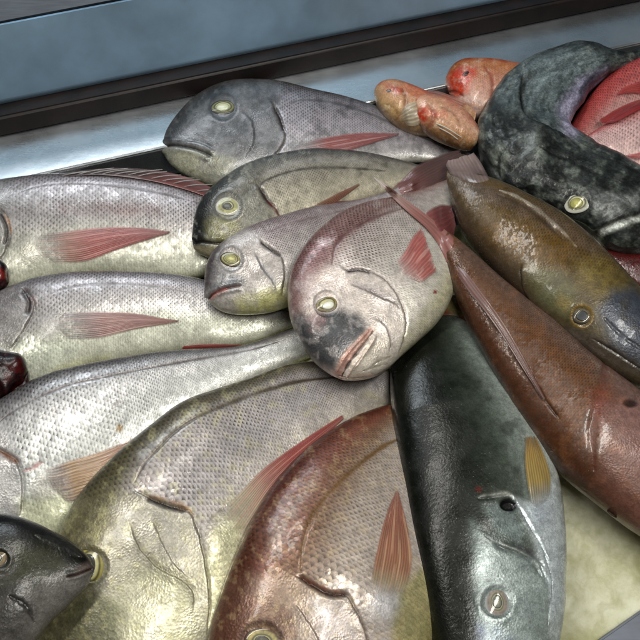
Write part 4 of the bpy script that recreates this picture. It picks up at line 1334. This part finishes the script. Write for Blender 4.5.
def black_fish(f):
    f.scale *= .5
    f.mottle(S(92, 96, 94), 15, .45, .7, .6, seed=21)
    f.mottle(S(24, 26, 26), 14, .5, .66, .7, seed=25)
    f.mottle(S(126, 128, 124), 7, .6, .78, .3, seed=31)
    f.paint([(492, 90), (520, 62), (560, 50), (600, 56), (590, 80), (570, 110), (566, 134), (540, 128), (522, 110), (505, 108)], S(92, 100, 104), 12, .7, noise=.4, ns=8)
    f.mottle(S(108, 112, 108), 9, .55, .72, .4, seed=37)
    f.mottle(S(28, 30, 30), 4, .55, .75, .5, seed=43)
    f.disp += .0022 * (fbm(f.px[:, 0] / 10, f.px[:, 1] / 10, 3) - .5) + .011 * (fbm(f.px[:, 0] / 34 + 3, f.px[:, 1] / 34, 2) - .5)
    f.paint([(500, 160), (520, 166), (530, 180), (520, 196), (500, 190)], S(30, 33, 32), 5, .8)
    f.paint([(488, 150), (500, 144), (512, 150), (504, 168), (500, 186), (494, 175)], S(126, 130, 124), 4, .6, noise=.4)
    f.paint([(535, 55), (580, 48), (600, 58), (598, 66), (570, 72), (548, 90), (536, 110), (524, 90)], S(108, 116, 120), 9, .75, noise=.4)
    f.paint([(558, 108), (566, 95), (580, 78), (606, 68), (596, 96), (576, 135), (566, 133)], S(134, 130, 150), 7, .85)
    f.paint([(572, 112), (578, 92), (590, 76), (601, 71), (599, 82), (588, 98), (578, 118)], S(62, 62, 76), 3, .85)
    f.gill([(524, 70), (520, 92), (521, 110), (530, 122), (544, 131), (560, 135), (580, 137)], (530, 165), step=.006, fall=13, w=2.6, col=S(14, 15, 17), k=.95)
    f.line([(500, 186), (496, 172), (498, 158), (506, 148)], 2.5, .0018, S(24, 26, 26), .8)
    f.line([(524, 64), (523, 90), (526, 106)], 2, -.0008, S(120, 126, 130), .5)
    f.paint([(590, 190), (610, 196), (640, 190), (640, 205), (610, 216), (596, 212)], S(120, 122, 124), 6, .7, noise=.5, ns=8)
    f.mouth([(596, 232), (606, 227), (620, 221), (640, 214), (670, 206)], w=2.2, lip=.0008, gap=5)
    f.paint([(598, 230), (620, 221), (660, 207), (664, 212), (622, 228), (602, 236)], S(170, 172, 170), 2.5, .7, noise=.3)
    st_ = fbm(f.sx * .12 + 3, f.sy * .45, 4)
    f.col = f.col * (.8 + .6 * sstep(.3, .7, st_))[:, None] * 1.55
    f.line([(540, 150), (565, 158), (590, 172), (620, 184)], 3, .0012, S(26, 28, 28), .5)
    f.line([(520, 74), (545, 62), (575, 55)], 5, -.0012, S(130, 140, 146), .4)
    f.line([(508, 92), (530, 78), (560, 68)], 3, .001, S(60, 66, 70), .4)
    f.line([(494, 120), (500, 140), (512, 152)], 4, .0014, S(34, 36, 36), .5)
    f.socket((577, 203), 12, col=S(60, 62, 60))


M = Fish('fish', 'mottled black fish with a pale yellow eye, curled round toward its tail', None,
         [(700, 246), (672, 252), (640, 252), (610, 244), (585, 226), (560, 214), (532, 202), (506, 190), (488, 168), (478, 140), (484, 112), (502, 84), (526, 62), (550, 51), (580, 46), (604, 53), (622, 55), (645, 44)],
         [(700, 246), (704, 232), (696, 214), (676, 198), (650, 183), (626, 169), (602, 155), (584, 142), (574, 135), (570, 128), (574, 114), (584, 98), (597, 84), (608, 75), (618, 69), (628, 64), (640, 60), (655, 52)],
         [.066, .072, .076, .074, .07, .062, .058, .055, .055], .032, .002, M_ROUGH, rows=60, key='M', metal=.2, features=black_fish, q=.75,
         grad=g_((0, (46, 50, 49)), (.3, (40, 43, 43)), (.6, (52, 56, 57)), (.85, (66, 70, 72)), (1, (84, 84, 92))))
M.eye((577, 203), 11.5, 11, 0, iris=S(214, 212, 170), pupil=S(190, 186, 90), pcol2=S(150, 146, 60), rim=S(190, 190, 180), pr=.62, poff=(-.5, .5), bulge=.18)


def mullet(pale, red, spots, seed, whisk=None):
    def feat(f):
        f.scale *= .85
        f.mottle(S(*pale), 9, .45, .7, .5, seed=seed)
        for poly, k in spots:
            f.paint(poly, S(*red), 4, k, noise=.5, ns=5)
        for ln, w_, dp, cc in (whisk or ()):
            f.line(ln, w_, dp, S(*cc), .7)
        f.disp *= .55
        f.col = f.col * np.array([1.0, .86, .80])
        f.mottle(S(232, 220, 206), 5, .6, .8, .35, seed=seed + 9)
    return feat


RED = 'small red and white fish beside the black one'
N1 = Fish('small_fish', 'pale blunt headed small fish lying against the tail of the top bream', RED,
          [(374, 94), (377, 88), (384, 84), (396, 83.5), (410, 88), (424, 94), (440, 99), (470, 108)],
          [(374, 94), (375, 101), (380, 110), (390, 120), (402, 127), (416, 132), (436, 134), (470, 130)],
          [.058, .06, .055, .04], .022, .004, M_BROWN, rows=30, key='N1', metal=.15,
          features=mullet((206, 190, 160), (186, 84, 60), [([(384, 84), (398, 86), (406, 92), (396, 94)], .9), ([(410, 92), (430, 98), (424, 106), (412, 100)], .5)], 3,
          [([(402, 88), (406, 98), (404, 110), (396, 120)], 2.2, .0018, (130, 90, 70)), ([(384, 104), (394, 108), (398, 116)], 2, .001, (150, 130, 90))]),
          grad=g_((0, (176, 96, 70)), (.25, (196, 128, 104)), (.5, (210, 178, 154)), (.8, (196, 178, 140)), (1, (150, 130, 96))))
N1.fin([(400, 112), (407, 104), (416, 100)], [(404, 124), (412, 126), (420, 124)], [(0, S(196, 180, 150)), (1, S(206, 190, 160))], rays=6, lift=.002, nt=20)
N1.fin([(424, 95), (436, 97), (448, 101), (462, 106)], [(420, 90), (436, 90.5), (450, 95), (466, 102)], [(0, S(190, 110, 90)), (1, S(210, 150, 130))], rays=3, name='dorsal_fin', lift=.002, zfall=.058, nt=30)
N1.eye((390, 90.5), 3.6, 2.6, .3, iris=S(140, 70, 54), pupil=S(44, 30, 28), pr=.6, bulge=.14)
N2 = Fish('small_fish', 'red cheeked small fish with pale whiskers, wedged in front of the other two', RED,
          [(478, 142), (479, 134), (474, 124), (464, 113), (452, 105), (438, 100), (424, 99), (412, 101), (400, 104)],
          [(478, 142), (472, 148), (462, 147), (448, 142), (434, 136), (422, 128), (414, 120), (408, 113), (400, 108)],
          [.064, .068, .066, .056], .022, .003, M_BROWN, rows=30, key='N2', metal=.15,
          features=mullet((206, 180, 156), (190, 74, 48), [([(416, 110), (426, 106), (430, 116), (424, 124), (416, 120)], 1.0), ([(430, 110), (446, 112), (446, 117), (432, 117)], .8)], 11,
          [([(428, 104), (434, 112), (432, 122), (426, 130)], 2.2, .0018, (150, 90, 80)), ([(440, 106), (452, 112), (460, 124), (458, 138)], 2.2, .0016, (150, 120, 100)), ([(434, 118), (446, 122), (456, 132)], 1.6, .001, (170, 140, 120))]),
          grad=g_((0, (164, 96, 70)), (.2, (196, 132, 112)), (.5, (218, 190, 176)), (.8, (200, 170, 136)), (1, (140, 112, 74))))
N2.fin([(434, 122), (446, 127), (462, 137)], [(434, 123.3), (446, 128.4), (462, 137.8)], [(0, S(220, 214, 200)), (1, S(230, 225, 215))], rays=1, solid=1, name='whisker', lift=.003, nt=20, ridge=0)
N2.fin([(437, 126), (450, 133), (458, 139)], [(437, 127.2), (450, 134.2), (458, 139.8)], [(0, S(220, 214, 200)), (1, S(225, 215, 200))], rays=1, solid=1, name='whisker', lift=.003, nt=20, ridge=0)
N3 = Fish('small_fish', 'orange headed small fish half behind the curled black fish', RED,
          [(447, 84), (448, 75), (454, 67), (464, 62.5), (478, 62), (496, 63), (515, 66), (540, 68), (570, 70)],
          [(447, 84), (449, 93), (454, 102), (462, 111), (474, 117), (488, 118), (504, 116), (530, 112), (570, 104)],
          [.046, .05, .05, .045], .024, .004, M_BROWN, rows=30, key='N3', metal=.15,
          features=mullet((206, 170, 148), (200, 84, 44), [([(448, 74), (460, 66), (472, 76), (468, 92), (456, 98), (449, 92)], 1.0), ([(464, 66), (476, 68), (476, 76), (466, 74)], .9)], 19,
          [([(449, 92), (456, 92), (463, 96)], 1.6, .0018, (120, 60, 50)), ([(484, 66), (492, 78), (492, 96), (482, 112)], 2.4, .002, (150, 90, 80)), ([(462, 102), (472, 108), (482, 110)], 1.8, .001, (160, 140, 140))]),
          grad=g_((0, (176, 92, 68)), (.2, (186, 110, 84)), (.34, (190, 140, 96)), (.5, (200, 158, 142)), (.8, (212, 200, 200)), (1, (180, 170, 170))))
N3.eye((467, 73), 5, 3, -.7, iris=S(150, 54, 40), pupil=S(60, 26, 22), pr=.6, bulge=.14)


def pink(f):
    f.paint([(560, 130), (610, 80), (700, 50), (700, 62), (620, 90), (580, 140)], S(196, 96, 98), 8, .6)


PINK = 'bright pink fish at the frame edge'
O1 = Fish('red_fish', 'bright pink fish with a red side fin, upper of the two behind the black one', PINK,
          [(562, 150), (570, 128), (584, 104), (604, 80), (636, 60), (680, 50), (730, 50), (780, 70), (800, 100)][::-1],
          [(562, 150), (580, 150), (612, 134), (645, 122), (690, 116), (740, 118), (780, 116), (800, 100)][::-1],
          [.04, .044, .04, .032], .024, .012, M_SILVER, rows=16, key='O1', metal=.3, features=pink,
          grad=g_((0, (180, 74, 76)), (.25, (200, 104, 104)), (.5, (216, 168, 168)), (.8, (220, 190, 188)), (1, (206, 120, 120))))
O1.fin([(650, 76), (636, 82), (624, 87), (617, 93)], [(652, 96), (640, 93), (628, 93), (618, 95)], [(0, S(190, 60, 56)), (1, S(196, 56, 54))], rays=6, lift=.003, nt=30)
O2 = Fish('red_fish', 'pink silver fish with a dark red back fin, beside the curled black one', PINK,
          [(576, 144), (590, 134), (606, 124), (640, 104), (680, 88), (730, 86), (780, 104), (800, 140)][::-1],
          [(576, 144), (590, 156), (612, 170), (645, 184), (690, 190), (740, 184), (780, 164), (800, 140)][::-1],
          [.052, .056, .054, .044], .026, .012, M_SILVER, rows=17, key='O2', metal=.35, features=pink,
          grad=g_((0, (176, 60, 62)), (.2, (204, 120, 122)), (.4, (220, 186, 188)), (.7, (222, 196, 196)), (1, (206, 140, 138))))
O2.fin([(648, 97), (632, 102), (615, 110), (600, 119)], [(652, 104), (634, 113), (616, 122), (602, 123)], [(0, S(160, 24, 24)), (1, S(166, 26, 26))], rays=7, solid=.7, name='dorsal_fin', lift=.004, nt=40, streak=.2)
O2.fin([(655, 148), (640, 152), (626, 155)], [(655, 156), (640, 158), (626, 157)], [(0, S(190, 60, 60)), (1, S(200, 80, 80))], rays=5, lift=.003, nt=24)


def black_head(f):
    f.scale *= .1
    f.paint([(-80, 640), (0, 600), (30, 590), (60, 578), (92, 566), (96, 600), (40, 690), (-80, 700)], S(128, 124, 124), 8, .85, noise=.2)
    f.paint([(-20, 600), (20, 590), (34, 604), (20, 640), (-20, 640)], S(44, 42, 38), 10, .6, noise=.4)
    f.paint([(60, 540), (92, 556), (94, 568), (78, 570), (64, 560)], S(24, 24, 24), 5, .7)
    f.paint([(14, 545), (48, 550), (62, 566), (40, 582), (10, 580)], S(84, 84, 66), 9, .7, noise=.3)
    f.mouth([(91, 569), (84, 572), (76, 575), (66, 577)], w=.9, lip=.0006, col=S(96, 62, 58), gap=3)
    f.paint([(76, 568), (88, 562), (91, 567), (80, 573)], S(150, 130, 128), 4, .45)
    f.line([(36, 535), (52, 541), (70, 549), (82, 557)], 3, -.0006, S(70, 70, 70), .5)
    f.line([(10, 596), (26, 606), (34, 622)], 3, .0009, S(26, 24, 22), .6)
    f.socket((0, 559), 9, col=S(40, 34, 20))


P = Fish('fish', 'black fish head with a grey lower jaw, pushed in from the corner', None,
         [(92, 570), (91.5, 563), (87, 555), (72, 542), (46, 527), (22, 518), (-4, 514), (-40, 514), (-90, 520), (-160, 540)],
         [(92, 570), (91, 578), (86, 587), (76, 597), (66, 607), (50, 622), (36, 640), (14, 662), (-30, 690), (-90, 700), (-160, 680)],
         [.122, .126, .126, .12], .03, .006, M_DARK, rows=40, key='P', metal=.1, features=black_head, q=.85,
         grad=g_((0, (18, 18, 18)), (.2, (32, 32, 30)), (.4, (54, 54, 44)), (.62, (90, 88, 84)), (.8, (140, 138, 138)), (1, (120, 118, 118))))
P.eye((-2, 559), 8, 9, 0, iris=S(140, 112, 50), pupil=S(40, 36, 24), rim=S(60, 46, 20))


def snout(f):
    f.scale *= .1
    f.mottle(S(30, 10, 14), 8, .42, .62, .8, seed=14)
    f.mottle(S(110, 36, 36), 6, .6, .78, .4, seed=18)
    f.disp += .011 * (fbm(f.px[:, 0] / 19 + 5, f.px[:, 1] / 19, 2) - .5)


DR = 'dark red snouts at the frame edge'
Q1 = Fish('red_fish', 'small dark red snout under the gill of the spiny backed bream', DR,
          [(8, 275), (7, 267), (2, 261), (-10, 258), (-40, 254), (-70, 256)], [(8, 275), (6, 284), (0, 289), (-12, 292), (-40, 296), (-70, 294)],
          [.062, .062], .016, .004, M_DARK, rows=30, key='Q1', metal=.05, features=snout,
          grad=g_((0, (20, 18, 20)), (.3, (36, 24, 26)), (.45, (120, 40, 40)), (.7, (130, 50, 48)), (1, (70, 30, 30))))
Q2 = Fish('red_fish', 'dark maroon snout lying on the cream belly of a silver bream', DR,
          [(28, 374), (27, 366), (20, 358), (8, 354), (-10, 352), (-50, 352), (-90, 360)], [(28, 374), (26, 384), (18, 392), (4, 398), (-14, 404), (-50, 408), (-90, 404)],
          [.068, .068], .02, .004, M_DARK, rows=30, key='Q2', metal=.05, features=snout,
          grad=g_((0, (24, 16, 20)), (.25, (48, 20, 24)), (.5, (90, 28, 30)), (.75, (84, 28, 30)), (1, (50, 18, 20))))


def scrap(f):
    f.paint([(440, 300), (462, 296), (470, 312), (455, 318)], S(176, 170, 130), 4, .8)
    f.scale *= .4


R1 = Fish('fish_tail', 'yellowish brown fish tail glimpsed in the gap under the pink bream', None,
          [(420, 318), (438, 304), (452, 296), (468, 302), (486, 318)], [(420, 330), (440, 332), (456, 328), (472, 330), (486, 336)],
          [.04, .04], .012, .002, M_BROWN, rows=20, key='R1', metal=.2, features=scrap,
          grad=g_((0, (150, 140, 104)), (.4, (140, 84, 62)), (1, (110, 60, 46))))
R2 = Fish('fish_tail', 'dark red strip of fish under the black jaws, beside the golden olive head', None,
          [(596, 252), (614, 250), (640, 250), (690, 262)], [(604, 264), (626, 284), (648, 300), (690, 320)],
          [.056, .056], .016, .002, M_BROWN, rows=20, key='R2', metal=.1,
          grad=g_((0, (150, 84, 76)), (.3, (110, 44, 42)), (1, (80, 30, 30))))
